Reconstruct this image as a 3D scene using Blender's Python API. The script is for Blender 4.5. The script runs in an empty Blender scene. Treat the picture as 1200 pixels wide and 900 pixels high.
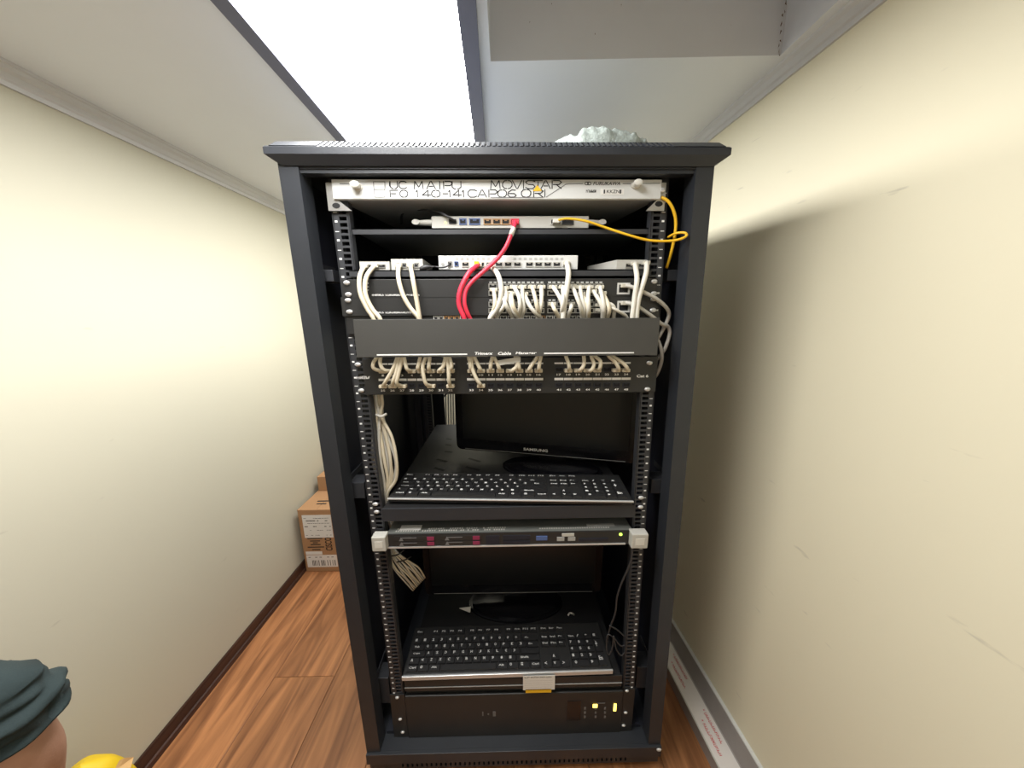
import bpy, bmesh, math, random
from mathutils import Vector, Matrix, noise
random.seed(7)
S = bpy.context.scene
C = S.collection
# ------------------------------------------------------------------ camera
EYE = Vector((0.0, 0.0, 1.55))
FPX = 382.0                                   # focal length for a 1200 px wide frame
YAW, PITCH, ROLL = -0.0168, -0.2054, 0.0058
CAMR = (Matrix.Rotation(YAW, 3, 'Z') @ Matrix.Rotation(PITCH, 3, 'X') @ Matrix.Rotation(ROLL, 3, 'Y'))
cam = bpy.data.cameras.new('camera')
cam.sensor_fit = 'HORIZONTAL'; cam.sensor_width = 36.0; cam.lens = FPX / 1200 * 36
cam.clip_start = 0.02
camo = bpy.data.objects.new('camera', cam); C.objects.link(camo)
camo.matrix_world = Matrix.Translation(EYE) @ (CAMR @ Matrix.Rotation(math.pi / 2, 3, 'X')).to_4x4()
S.camera = camo
# ------------------------------------------------------------------ world, exposure
w = bpy.data.worlds.new('world'); S.world = w; w.use_nodes = True
w.node_tree.nodes['Background'].inputs[0].default_value = (0.8, 0.85, 0.9, 1)
w.node_tree.nodes['Background'].inputs[1].default_value = 0.3
vs = S.view_settings
vs.view_transform = 'Standard'; vs.look = 'None'; vs.gamma = 1.0; vs.use_curve_mapping = False
vs.exposure = 0.12
LAMP_POWER = 22.5
REAR_FILL_POWER = 3.5  # strength of the added fill panel behind the camera

# ------------------------------------------------------------------ helpers
def P(px, py, Y):
    """Point at depth Y (metres in front of the lens) on the sight line of a measured photo point."""
    d = CAMR @ Vector((px - 600, FPX, -(py - 450)))
    return EYE + d * (Y / d.y)
def PZ(px, py, Z):
    d = CAMR @ Vector((px - 600, FPX, -(py - 450)))
    return EYE + d * ((Z - EYE.z) / d.z)

MATS = {}
def mat(name, col, rough=0.6, metal=0.0, var=0.06, vscale=8.0, bump=0.0, bscale=60.0, spec=0.5, coat=0.0, emit=None, estr=0.0, trans=0.0):
    if name in MATS: return MATS[name]
    m = bpy.data.materials.new(name); m.use_nodes = True
    nt = m.node_tree; b = nt.nodes['Principled BSDF']
    b.inputs['Roughness'].default_value = rough; b.inputs['Metallic'].default_value = metal
    b.inputs['Specular IOR Level'].default_value = spec
    b.inputs['Coat Weight'].default_value = coat
    if trans: b.inputs['Transmission Weight'].default_value = trans
    tc = nt.nodes.new('ShaderNodeTexCoord')
    n = nt.nodes.new('ShaderNodeTexNoise'); n.inputs['Scale'].default_value = vscale; n.inputs['Detail'].default_value = 5
    nt.links.new(tc.outputs['Object'], n.inputs['Vector'])
    mx = nt.nodes.new('ShaderNodeMix'); mx.data_type = 'RGBA'
    mx.inputs[6].default_value = tuple(c * (1 - var) for c in col) + (1,)
    mx.inputs[7].default_value = tuple(min(1, c * (1 + var)) for c in col) + (1,)
    nt.links.new(n.outputs['Fac'], mx.inputs[0]); nt.links.new(mx.outputs[2], b.inputs['Base Color'])
    if bump:
        n2 = nt.nodes.new('ShaderNodeTexNoise'); n2.inputs['Scale'].default_value = bscale; n2.inputs['Detail'].default_value = 4
        nt.links.new(tc.outputs['Object'], n2.inputs['Vector'])
        bp = nt.nodes.new('ShaderNodeBump'); bp.inputs['Strength'].default_value = bump; bp.inputs['Distance'].default_value = 0.004
        nt.links.new(n2.outputs['Fac'], bp.inputs['Height']); nt.links.new(bp.outputs['Normal'], b.inputs['Normal'])
    if emit:
        b.inputs['Emission Color'].default_value = emit + (1,); b.inputs['Emission Strength'].default_value = estr
    MATS[name] = m
    return m

def wall_mat(name, col, scuff=(0.35, 0.32, 0.26), seed=0.0):
    """matt paint, faint roller unevenness, a few thin scuffs and dirt smudges"""
    m = mat(name, col, rough=0.62, var=0.03, vscale=1.7, bump=0.06, bscale=45, spec=0.3)
    nt = m.node_tree; b = nt.nodes['Principled BSDF']
    src = b.inputs['Base Color'].links[0].from_socket
    tc = nt.nodes.new('ShaderNodeTexCoord'); mp = nt.nodes.new('ShaderNodeMapping')
    mp.inputs['Location'].default_value = (seed, seed, seed); mp.inputs['Rotation'].default_value = (0.6, 0, 0); mp.inputs['Scale'].default_value = (1, 5, 22)
    nt.links.new(tc.outputs['Object'], mp.inputs[0])
    n = nt.nodes.new('ShaderNodeTexNoise'); n.inputs['Scale'].default_value = 1.6; n.inputs['Detail'].default_value = 3
    nt.links.new(mp.outputs[0], n.inputs['Vector'])
    r = nt.nodes.new('ShaderNodeValToRGB'); r.color_ramp.elements[0].position = 0.73; r.color_ramp.elements[1].position = 0.80
    nt.links.new(n.outputs['Fac'], r.inputs[0])
    mu = nt.nodes.new('ShaderNodeMath'); mu.operation = 'MULTIPLY'; mu.inputs[1].default_value = 0.4
    nt.links.new(r.outputs[0], mu.inputs[0])
    mx = nt.nodes.new('ShaderNodeMix'); mx.data_type = 'RGBA'; mx.inputs[7].default_value = scuff + (1,)
    nt.links.new(mu.outputs[0], mx.inputs[0]); nt.links.new(src, mx.inputs[6]); nt.links.new(mx.outputs[2], b.inputs['Base Color'])
    return m

def wood_mat(name, c1, c2, scale=(16, 1.3, 16), rough=0.35):
    m = bpy.data.materials.new(name); m.use_nodes = True; nt = m.node_tree; b = nt.nodes['Principled BSDF']
    b.inputs['Roughness'].default_value = rough
    tc = nt.nodes.new('ShaderNodeTexCoord'); oi = nt.nodes.new('ShaderNodeObjectInfo')
    ad = nt.nodes.new('ShaderNodeVectorMath'); ad.operation = 'ADD'
    ml = nt.nodes.new('ShaderNodeMath'); ml.operation = 'MULTIPLY'; ml.inputs[1].default_value = 37.0
    nt.links.new(oi.outputs['Random'], ml.inputs[0]); nt.links.new(tc.outputs['Object'], ad.inputs[0]); nt.links.new(ml.outputs[0], ad.inputs[1])
    mp = nt.nodes.new('ShaderNodeMapping'); mp.inputs['Scale'].default_value = scale
    nt.links.new(ad.outputs[0], mp.inputs[0])
    n = nt.nodes.new('ShaderNodeTexNoise'); n.inputs['Scale'].default_value = 1.0; n.inputs['Detail'].default_value = 7; n.inputs['Distortion'].default_value = 1.6
    nt.links.new(mp.outputs[0], n.inputs['Vector'])
    r = nt.nodes.new('ShaderNodeValToRGB'); r.color_ramp.elements[0].position = 0.3; r.color_ramp.elements[1].position = 0.72
    r.color_ramp.elements[0].color = c1 + (1,); r.color_ramp.elements[1].color = c2 + (1,)
    nt.links.new(n.outputs['Fac'], r.inputs[0])
    hs = nt.nodes.new('ShaderNodeHueSaturation'); mr = nt.nodes.new('ShaderNodeMapRange')
    mr.inputs[3].default_value = 0.8; mr.inputs[4].default_value = 1.15
    nt.links.new(oi.outputs['Random'], mr.inputs[0]); nt.links.new(mr.outputs[0], hs.inputs['Value']); nt.links.new(r.outputs[0], hs.inputs['Color'])
    nt.links.new(hs.outputs[0], b.inputs['Base Color'])
    MATS[name] = m
    return m

GLYPH = {}
def glyph(body, bold=0.0, shear=0.0):
    k = (body, bold, shear)
    if k not in GLYPH:
        c = bpy.data.curves.new('lettering', 'FONT'); c.body = body; c.resolution_u = 2; c.offset = bold; c.shear = shear
        o = bpy.data.objects.new('lettering', c); C.objects.link(o)
        bpy.context.view_layer.update()
        me = bpy.data.meshes.new_from_object(o.evaluated_get(bpy.context.evaluated_depsgraph_get()))
        vs_ = [(v.co.x, v.co.y) for v in me.vertices]; fs = [tuple(p.vertices) for p in me.polygons]
        bpy.data.objects.remove(o); bpy.data.curves.remove(c); bpy.data.meshes.remove(me)
        GLYPH[k] = (vs_, fs)
    return GLYPH[k]

ORIG = {}
class MB:
    def __init__(self): self.v = []; self.f = []; self.m = []; self.sm = []
    def add(self, vs_, fs, mi=0, smooth=False):
        o = len(self.v); self.v += [Vector(p) for p in vs_]
        for f in fs: self.f.append(tuple(o + i for i in f)); self.m.append(mi); self.sm.append(smooth)
        return self
    def box(self, x0, x1, y0, y1, z0, z1, mi=0, lean0=0.0, lean1=0.0, bev=0.0):
        if bev:
            bm = bmesh.new(); bmesh.ops.create_cube(bm, size=1)
            for v in bm.verts: v.co = Vector(((x0 + x1) / 2 + v.co.x * (x1 - x0), (y0 + y1) / 2 + v.co.y * (y1 - y0), (z0 + z1) / 2 + v.co.z * (z1 - z0)))
            bmesh.ops.bevel(bm, geom=bm.edges[:], offset=bev, segments=2, affect='EDGES', profile=0.5)
            bm.verts.index_update()
            self.add([v.co for v in bm.verts], [tuple(v.index for v in f.verts) for f in bm.faces], mi); bm.free(); return self
        a, b = lean0, lean1
        vs_ = [(x0 + a, y0, z0), (x1 + a, y0, z0), (x1 + a, y1, z0), (x0 + a, y1, z0), (x0 + b, y0, z1), (x1 + b, y0, z1), (x1 + b, y1, z1), (x0 + b, y1, z1)]
        return self.add(vs_, [(3, 2, 1, 0), (4, 5, 6, 7), (0, 1, 5, 4), (1, 2, 6, 5), (2, 3, 7, 6), (3, 0, 4, 7)], mi)
    def quad(self, a, b, c, d, mi=0): return self.add([a, b, c, d], [(0, 1, 2, 3)], mi)
    def prism_x(self, prof, x0, x1, mi=0):
        """profile of (y, z) points, counter-clockwise seen from +x"""
        n = len(prof)
        vs_ = [(x0, y, z) for y, z in prof] + [(x1, y, z) for y, z in prof]
        fs = [tuple(range(n))[::-1], tuple(range(n, 2 * n))] + [(i, (i + 1) % n, n + (i + 1) % n, n + i) for i in range(n)]
        return self.add(vs_, fs, mi)
    def prism_z(self, prof, z0, z1, mi=0):
        n = len(prof)
        vs_ = [(x, y, z0) for x, y in prof] + [(x, y, z1) for x, y in prof]
        fs = [tuple(range(n))[::-1], tuple(range(n, 2 * n))] + [(i, (i + 1) % n, n + (i + 1) % n, n + i) for i in range(n)]
        return self.add(vs_, fs, mi)
    def prism_y(self, prof, y0, y1, mi=0):
        n = len(prof)
        vs_ = [(x, y0, z) for x, z in prof] + [(x, y1, z) for x, z in prof]
        fs = [tuple(range(n)), tuple(range(n, 2 * n))[::-1]] + [(i, n + i, n + (i + 1) % n, (i + 1) % n) for i in range(n)]
        return self.add(vs_, fs, mi)
    def sweep_y(self, prof, path, mi=0):
        """profile [(dx, dz)] carried along path [(x, y, z)]"""
        n = len(prof); vs_ = []
        for (x, y, z) in path: vs_ += [(x + a, y, z + b) for a, b in prof]
        fs = [(k * n + i, k * n + (i + 1) % n, (k + 1) * n + (i + 1) % n, (k + 1) * n + i) for k in range(len(path) - 1) for i in range(n)]
        fs += [tuple(range(n))[::-1], tuple(range((len(path) - 1) * n, len(path) * n))]
        return self.add(vs_, fs, mi)
    def tube(self, pts, r, n=8, mi=0, sub=5):
        pts = [Vector(p) for p in pts]
        if sub > 1 and len(pts) > 2:
            q = [pts[0] * 2 - pts[1]] + pts + [pts[-1] * 2 - pts[-2]]; out = []
            for i in range(1, len(q) - 2):
                a, b, c, d = q[i - 1], q[i], q[i + 1], q[i + 2]
                for k in range(sub):
                    t = k / sub
                    out.append(0.5 * ((2 * b) + (c - a) * t + (2 * a - 5 * b + 4 * c - d) * t * t + (3 * b - a - 3 * c + d) * t ** 3))
            out.append(pts[-1]); pts = out
        rr = r if callable(r) else (lambda t: r)
        t0 = (pts[1] - pts[0]).normalized(); u = t0.orthogonal().normalized(); vs_ = []
        N = len(pts)
        for i, p in enumerate(pts):
            t = (pts[min(i + 1, N - 1)] - pts[max(i - 1, 0)]).normalized()
            u = (u - t * u.dot(t)).normalized(); v = t.cross(u)
            R = rr(i / (N - 1))
            for k in range(n):
                a = 2 * math.pi * k / n; vs_.append(p + (u * math.cos(a) + v * math.sin(a)) * R)
        fs = [(i * n + k, i * n + (k + 1) % n, (i + 1) * n + (k + 1) % n, (i + 1) * n + k) for i in range(N - 1) for k in range(n)]
        fs += [tuple(range(n))[::-1], tuple(range((N - 1) * n, N * n))]
        return self.add(vs_, fs, mi, True)
    def disc(self, c, axis, rx, rz, h, n=14, mi=0, dome=0.0, smooth=False):
        """short cylinder with optional dome, axis 'y' (towards the viewer) or 'z'"""
        c = Vector(c); rings = [(1.0, 0.0), (1.0, h)] + ([(0.72, h + dome * 0.7), (0.3, h + dome)] if dome else [])
        vs_ = []
        for s, d in rings:
            for k in range(n):
                a = 2 * math.pi * k / n
                if axis == 'y': vs_.append(c + Vector((math.cos(a) * rx * s, -d, math.sin(a) * rz * s)))
                else: vs_.append(c + Vector((math.cos(a) * rx * s, math.sin(a) * rz * s, d)))
        R = len(rings)
        fs = [(i * n + k, i * n + (k + 1) % n, (i + 1) * n + (k + 1) % n, (i + 1) * n + k) for i in range(R - 1) for k in range(n)]
        fs += [tuple(range(n))[::-1], tuple(range((R - 1) * n, R * n))]
        return self.add(vs_, fs, mi, smooth)
    def text(self, body, o, u, v, width, height, bold=0.0, shear=0.0, mi=0):
        vs_, fs = glyph(body, bold, shear)
        xs = [p[0] for p in vs_]; ys = [p[1] for p in vs_]
        x0, x1, y0, y1 = min(xs), max(xs), min(ys), max(ys)
        o, u, v = Vector(o), Vector(u), Vector(v)
        return self.add([o + u * ((x - x0) / (x1 - x0) * width) + v * ((y - y0) / (y1 - y0) * height) for x, y in vs_], fs, mi)
    def strokes(self, segs, o, u, v, w, mi=0):
        """flat marker strokes; segs are 2-D point lists"""
        o, u, v = Vector(o), Vector(u), Vector(v); nrm = u.cross(v).normalized()
        for s in segs:
            for a, b in zip(s[:-1], s[1:]):
                A = o + u * a[0] + v * a[1]; B = o + u * b[0] + v * b[1]
                d = (B - A)
                if d.length < 1e-6: continue
                d.normalize(); side = nrm.cross(d) * (w / 2)
                A = A - d * w * 0.3; B = B + d * w * 0.3
                self.quad(A - side, B - side, B + side, A + side, mi)
        return self
    def build(self, name, mats, parent=None, loc=None, keep=False):
        """one mesh object; coordinates are world coordinates, the origin goes to loc or the parent's origin"""
        if loc is None: loc = ORIG.get(parent.name, Vector()) if parent else Vector()
        loc = Vector(loc)
        me = bpy.data.meshes.new(name)
        me.from_pydata([p - loc for p in self.v], [], self.f)
        for mm in (mats if isinstance(mats, (list, tuple)) else [mats]): me.materials.append(mm)
        for p, mi, sm in zip(me.polygons, self.m, self.sm): p.material_index = mi; p.use_smooth = sm
        bm = bmesh.new(); bm.from_mesh(me); bmesh.ops.recalc_face_normals(bm, faces=bm.faces); bm.to_mesh(me); bm.free()
        o = bpy.data.objects.new(name, me); C.objects.link(o)
        if parent:
            o.parent = parent; o.location = loc - ORIG.get(parent.name, Vector())
        else: o.location = loc
        ORIG[o.name] = loc
        return o
def inst(o, loc, parent):
    """another object that shares o's mesh; loc is its world origin"""
    c = bpy.data.objects.new(o.name.split('.')[0], o.data); C.objects.link(c); c.parent = parent
    c.location = Vector(loc) - ORIG[parent.name]; ORIG[c.name] = Vector(loc)
    return c
def tag(o, label, cat, group=None, kind=None):
    o['label'] = label; o['category'] = cat
    if group: o['group'] = group
    if kind: o['kind'] = kind
    return o
def thing(name, label, cat, loc=(0, 0, 0), group=None):
    o = bpy.data.objects.new(name, None); C.objects.link(o); o.location = loc; o.empty_display_size = 0.05
    ORIG[o.name] = Vector(loc)
    return tag(o, label, cat, group)
def struct(o): o['kind'] = 'structure'; return o
def stuff(o): o['kind'] = 'stuff'; return o
UX, UY, UZ = Vector((1, 0, 0)), Vector((0, 1, 0)), Vector((0, 0, 1))

# ------------------------------------------------------------------ materials
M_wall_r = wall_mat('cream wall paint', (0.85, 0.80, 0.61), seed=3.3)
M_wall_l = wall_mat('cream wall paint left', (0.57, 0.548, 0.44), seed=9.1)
M_ceil = mat('ceiling paint', (0.80, 0.84, 0.90), rough=0.75, var=0.05, vscale=2.5, bump=0.05)
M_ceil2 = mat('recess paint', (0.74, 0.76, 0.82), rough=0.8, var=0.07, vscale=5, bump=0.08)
M_crown = mat('crown moulding paint', (0.68, 0.69, 0.71), rough=0.6, var=0.06, vscale=10)
M_plank = wood_mat('laminate plank', (0.20, 0.080, 0.033), (0.55, 0.245, 0.10), scale=(17, 1.5, 17))
M_gap = mat('plank joint', (0.11, 0.05, 0.025), rough=0.8)
M_dkwood = wood_mat('dark baseboard wood', (0.035, 0.014, 0.009), (0.085, 0.034, 0.02), rough=0.4)
M_rack = mat('rack black paint', (0.026, 0.029, 0.035), rough=0.42, var=0.15, vscale=14, bump=0.05, bscale=220)  # slight blue tint stands in for haze from the lamp
M_rackin = mat('rack inner black', (0.012, 0.014, 0.024), rough=0.6, var=0.1)  # bluish black: the lamp's hazy veil is put into the colour
M_rail = mat('rail dark grey', (0.035, 0.037, 0.042), rough=0.45, var=0.15, vscale=20)
M_black = mat('device black', (0.022, 0.022, 0.022), rough=0.45, var=0.12, vscale=20, bump=0.04, bscale=300)
M_dark = mat('painted hole shade', (0.004, 0.004, 0.005), rough=0.7)  # near-black painted as the shade inside holes, slots and jacks
M_gloss = mat('glossy black plastic', (0.006, 0.006, 0.008), rough=0.22, var=0.05)
M_screen = mat('dark screen', (0.010, 0.011, 0.012), rough=0.28, var=0.05)
M_grey = mat('manager grey', (0.055, 0.054, 0.050), rough=0.55, var=0.1, vscale=12, bump=0.06, bscale=260)
M_white = mat('white enamel', (0.66, 0.67, 0.66), rough=0.35, var=0.03)
M_wplastic = mat('white plastic', (0.66, 0.65, 0.60), rough=0.4, var=0.04)
M_lgrey = mat('light grey plastic', (0.50, 0.49, 0.45), rough=0.45, var=0.05)
M_tray = mat('tray grey metal', (0.36, 0.37, 0.37), rough=0.45, metal=0.3, var=0.08, vscale=16)
M_zinc = mat('zinc plated steel', (0.55, 0.55, 0.54), rough=0.3, metal=0.8, var=0.15, vscale=30)
M_screw = mat('bright screw', (0.75, 0.75, 0.74), rough=0.35, metal=0.4, var=0.1)
M_cab = mat('cream cable jacket', (0.66, 0.59, 0.45), rough=0.5, var=0.05, vscale=30)
M_cabw = mat('white cable jacket', (0.68, 0.655, 0.58), rough=0.5, var=0.05, vscale=30)
M_cabg = mat('grey cable jacket', (0.52, 0.50, 0.45), rough=0.5, var=0.06, vscale=30)
M_plug = mat('clear plug', (0.58, 0.55, 0.46), rough=0.25, var=0.05)
M_red = mat('red cable jacket', (0.75, 0.035, 0.075), rough=0.45, var=0.05)
M_yellow = mat('yellow fibre jacket', (0.85, 0.50, 0.02), rough=0.45, var=0.05)
M_blkcab = mat('black cable jacket', (0.03, 0.03, 0.032), rough=0.5)
M_print = mat('white print', (0.82, 0.82, 0.80), rough=0.6, var=0.03)
M_pgrey = mat('grey print', (0.35, 0.35, 0.34), rough=0.6)
M_dprint = mat('dim print', (0.16, 0.16, 0.16), rough=0.6)
M_kprint = mat('dimmed key print', (0.5, 0.5, 0.49), rough=0.6)  # white print darkened to carry the dimness at the lower keyboard
M_plate = mat('shelf black', (0.013, 0.013, 0.014), rough=0.55, var=0.12, vscale=20)
M_ink = mat('black ink', (0.01, 0.01, 0.012), rough=0.6)
M_redink = mat('red ink', (0.62, 0.05, 0.06), rough=0.6)
M_purple = mat('maroon plastic', (0.25, 0.03, 0.08), rough=0.4)
M_blue = mat('blue connector', (0.08, 0.13, 0.30), rough=0.4)
M_orange = mat('ochre jack plastic', (0.45, 0.25, 0.10), rough=0.5)
M_card = mat('corrugated cardboard', (0.42, 0.235, 0.115), rough=0.85, var=0.08, vscale=12, bump=0.05, bscale=120)
M_paper = mat('white label paper', (0.78, 0.77, 0.74), rough=0.7, var=0.04)
M_key = mat('keycap black', (0.016, 0.016, 0.017), rough=0.5, var=0.08)
M_silver = mat('silver trim', (0.70, 0.71, 0.71), rough=0.35, metal=0.5, var=0.05)
M_galv = mat('server top steel', (0.20, 0.21, 0.195), rough=0.4, metal=0.4, var=0.12, vscale=24)
M_led_g = mat('green led', (0.4, 0.8, 0.1), emit=(0.55, 1.0, 0.1), estr=2.0)
M_led_y = mat('yellow led', (0.9, 0.7, 0.1), emit=(1.0, 0.72, 0.12), estr=3.0)
M_film = mat('white protective film', (0.74, 0.70, 0.67), rough=0.25, var=0.06, vscale=14)
M_alu = mat('grey skirting profile', (0.36, 0.33, 0.31), rough=0.4, metal=0.2, var=0.12, vscale=18)
M_skin = mat('skin', (0.55, 0.32, 0.23), rough=0.55, var=0.10, vscale=25, bump=0.15, bscale=180)
M_shirt = mat('dark green jersey', (0.020, 0.034, 0.036), rough=0.9, var=0.15, vscale=30, bump=0.2, bscale=400)
M_jeans = mat('dark blue denim', (0.02, 0.03, 0.06), rough=0.9, var=0.2, vscale=60, bump=0.2, bscale=400)
M_hair = mat('dark hair', (0.012, 0.009, 0.007), rough=0.6, var=0.2, vscale=60, bump=0.5, bscale=150)
M_shoe = mat('black shoe leather', (0.02, 0.018, 0.016), rough=0.5)
M_bagy = mat('bright yellow fabric', (0.90, 0.62, 0.02), rough=0.55, var=0.06, vscale=14, bump=0.15, bscale=60)
M_bago = mat('pale orange lining', (0.80, 0.50, 0.22), rough=0.6, var=0.05)
M_wool = mat('bubble wrap', (0.36, 0.41, 0.39), rough=0.35, var=0.35, vscale=60, bump=0.6, bscale=140)
M_frame = mat('lamp frame', (0.11, 0.12, 0.18), rough=0.5)  # blue of the haze round the lamp is mixed into this colour
M_lamp = mat('lamp diffuser', (0.9, 0.9, 0.9), emit=(1.0, 0.99, 0.97), estr=LAMP_POWER)
M_fill = mat('added fill diffuser', (0.9, 0.9, 0.9), emit=(1.0, 0.99, 0.97), estr=REAR_FILL_POWER)
# ------------------------------------------------------------------ the room
XL = -1.285                                   # left wall
def XR(y): return 0.811 - 0.050 * (y - 0.76)  # right wall runs slightly inwards
YB, YF = 2.45, -1.7                           # wall behind the rack, wall behind the camera
def ZC(x): return 2.221 + 0.024 * x           # the old ceiling is not quite level
TOP = 2.85
def wallbox(name, a, b, off, m, z1=TOP):
    """vertical wall slab from plan point a to b, thickness off"""
    o = Vector(off); mb = MB()
    pts = [Vector((a[0], a[1], 0)), Vector((b[0], b[1], 0)), Vector((b[0] + o.x, b[1] + o.y, 0)), Vector((a[0] + o.x, a[1] + o.y, 0))]
    mb.add(pts + [p + Vector((0, 0, z1)) for p in pts], [(0, 1, 2, 3), (4, 5, 6, 7), (0, 1, 5, 4), (1, 2, 6, 5), (2, 3, 7, 6), (3, 0, 4, 7)])
    return struct(mb.build(name, m))
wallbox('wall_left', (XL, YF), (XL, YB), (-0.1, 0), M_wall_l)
wallbox('wall_right', (XR(YF), YF), (XR(YB), YB), (0.1, 0), M_wall_r)
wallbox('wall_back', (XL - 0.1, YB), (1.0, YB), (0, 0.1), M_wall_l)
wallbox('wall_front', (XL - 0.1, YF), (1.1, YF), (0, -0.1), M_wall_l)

# floor: sub-floor plus separate laminate planks running away from the camera
fl = struct(MB().box(XL - 0.1, 1.05, YF - 0.1, YB + 0.1, -0.06, -0.011).build('floor', M_gap))
PW, PL = 0.262, 1.28
i = 0; x = XL - 0.01
while x < 0.97:
    y = YF - (0.37 + 0.61 * i) % PL
    while y < YB:
        x0, x1 = x + 0.0008, min(x + PW - 0.0008, 0.975); y0, y1 = max(y, YF) + 0.0006, min(y + PL, YB) - 0.0006
        if y1 - y0 > 0.03:
            mb = MB().box(x0, x1, y0, y1, -0.011, 0.0, bev=0.0012)
            mb.build('plank', M_plank, fl, loc=(x0, y0, -0.01))
        y += PL
    x += PW; i += 1

# ceiling with the recess in front of the rack on the right
mb = MB()
RX0, RX1, RY1, RY0, RZ = -0.035, 0.752, 1.035, -0.55, 2.78
def cq(x0, x1, y0, y1): mb.quad((x0, y0, ZC(x0)), (x0, y1, ZC(x0)), (x1, y1, ZC(x1)), (x1, y0, ZC(x1)))
cq(XL, RX0, YF, YB); cq(RX0, 0.95, RY1, YB); cq(RX1, 0.95, RY0, RY1); cq(RX0, 0.95, YF, RY0)
mb.box(XL - 0.1, 1.1, YF - 0.1, YB + 0.1, TOP, TOP + 0.08)
z0, z1 = ZC(RX0), ZC(RX1)
struct(mb.build('ceiling', M_ceil))
mb = MB()
mb.quad((RX0, RY1, z0), (RX1, RY1, z1), (RX1, RY1, RZ), (RX0, RY1, RZ))
mb.quad((RX0, RY0, z0), (RX1, RY0, z1), (RX1, RY0, RZ), (RX0, RY0, RZ))
mb.quad((RX0, RY0, z0), (RX0, RY1, z0), (RX0, RY1, RZ), (RX0, RY0, RZ))
mb.quad((RX1, RY0, z1), (RX1, RY1, z1), (RX1, RY1, RZ), (RX1, RY0, RZ))
mb.quad((RX0, RY0, RZ), (RX1, RY0, RZ), (RX1, RY1, RZ), (RX0, RY1, RZ))
rec = struct(mb.build('ceiling_recess', M_ceil2))
mb = MB(); rk = random.Random(8)                # flaking paint in the corner of the recess
def flake(a, s):
    mb.add([a + Vector((rk.uniform(-s, s) * .5, -0.0008, rk.uniform(-s, s) * 1.6)) for _ in range(4)], [(0, 1, 2, 3)])
for k in range(16): flake(Vector((RX1 - 0.004 - rk.random() * 0.008, RY1 - .0005, z1 + 0.005 + k * 0.016)), 0.006)
for k in range(7): flake(Vector((RX0 + 0.1 + rk.random() * 0.66, RY1 - .0005, z0 + 0.012 + rk.random() * .12)), 0.0025)
stuff(mb.build('flaked_paint', M_gap, rec))

# crown mouldings
def crown(sign):
    s = sign
    return [(0, -0.052), (s * 0.007, -0.052), (s * 0.008, -0.040), (s * 0.013, -0.036), (s * 0.016, -0.022), (s * 0.024, -0.015), (s * 0.026, -0.006), (s * 0.032, -0.005), (s * 0.032, 0.004), (0, 0.004)]
struct(MB().sweep_y(crown(1), [(XL, YF, ZC(XL) + 0.002), (XL, YB, ZC(XL) - 0.004)]).build('trim_1', M_crown))
struct(MB().sweep_y(crown(-1), [(XR(YF), YF, ZC(XR(YF))), (XR(YB), YB, ZC(XR(YB)) + 0.012)]).build('trim_2', M_crown))

# dark wooden baseboard with shoe moulding on the left
mb = MB().sweep_y([(0, 0), (0.012, 0), (0.012, 0.052), (0.008, 0.060), (0, 0.060)], [(XL, YF, 0), (XL, YB, 0)])
bl = struct(mb.build('baseboard_left', M_dkwood))
MB().sweep_y([(0.012, 0), (0.024, 0), (0.0235, 0.008), (0.019, 0.016), (0.012, 0.018)], [(XL, YF, 0), (XL, YB, 0)]).build('shoe_moulding', M_dkwood, bl)

# plastic skirting still in its printed film on the right
def rx(y, d): return XR(y) - d
mb = MB(); ys = [YF, YB]
prof = [(0, 0), (-0.105, 0), (-0.105, 0.050), (-0.101, 0.053), (-0.040, 0.064), (-0.034, 0.066), (-0.012, 0.122), (-0.008, 0.126), (0, 0.126)]
br = struct(MB().sweep_y(prof, [(XR(YF), YF, 0), (XR(YB), YB, 0)]).build('baseboard_right', M_alu))
MB().sweep_y([(-0.1025, 0.0535), (-0.0395, 0.0655), (-0.041, 0.0620), (-0.104, 0.0500)], [(XR(YF), YF, 0), (XR(YB), YB, 0)]).build('protective_film', M_film, br)
MB().sweep_y([(-0.0125, 0.1225), (-0.0125, 0.128), (0, 0.128), (0, 0.1225)], [(XR(YF), YF, 0), (XR(YB), YB, 0)]).build('top_bead', M_white, br)
MB().sweep_y([(-0.1062, 0.049), (-0.1062, 0.054), (-0.1015, 0.0545), (-0.1015, 0.049)], [(XR(YF), YF, 0), (XR(YB), YB, 0)]).build('edge_bead', M_lgrey, br)
# red printing on the film, too small to read, repeated along its length
mb = MB(); y = 1.35; rp = random.Random(4)
while y > -0.6:
    for d, off in ((0.084, 0.0), (0.060, 0.03)):
        yy = y + off; h = 0.0535 + (0.1025 - d) / 0.063 * 0.012 + 0.0012
        o = Vector((rx(yy, d), yy, h)); u = Vector((0.05, -1, 0)).normalized(); v = Vector((0.063, 0, 0.012)).normalized()
        segs = [[(0, 0.003), (0.004, 0.008)], [(0.004, 0.003), (0, 0.008)]]
        for k in range(11):
            a = 0.012 + k * 0.0085
            segs += [[(a, 0), (a, 0.009)], [(a, 0.009 * rp.choice((0, 0.5, 1))), (a + 0.005, 0.009 * rp.choice((0, 0.5, 1)))], [(a + 0.005, 0.001), (a + 0.005, 0.009 * rp.choice((0.5, 1)))]]
        mb.strokes(segs, o, u, v, 0.0013)
    y -= 0.21
stuff(mb.build('film_print', M_redink, br))

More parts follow.
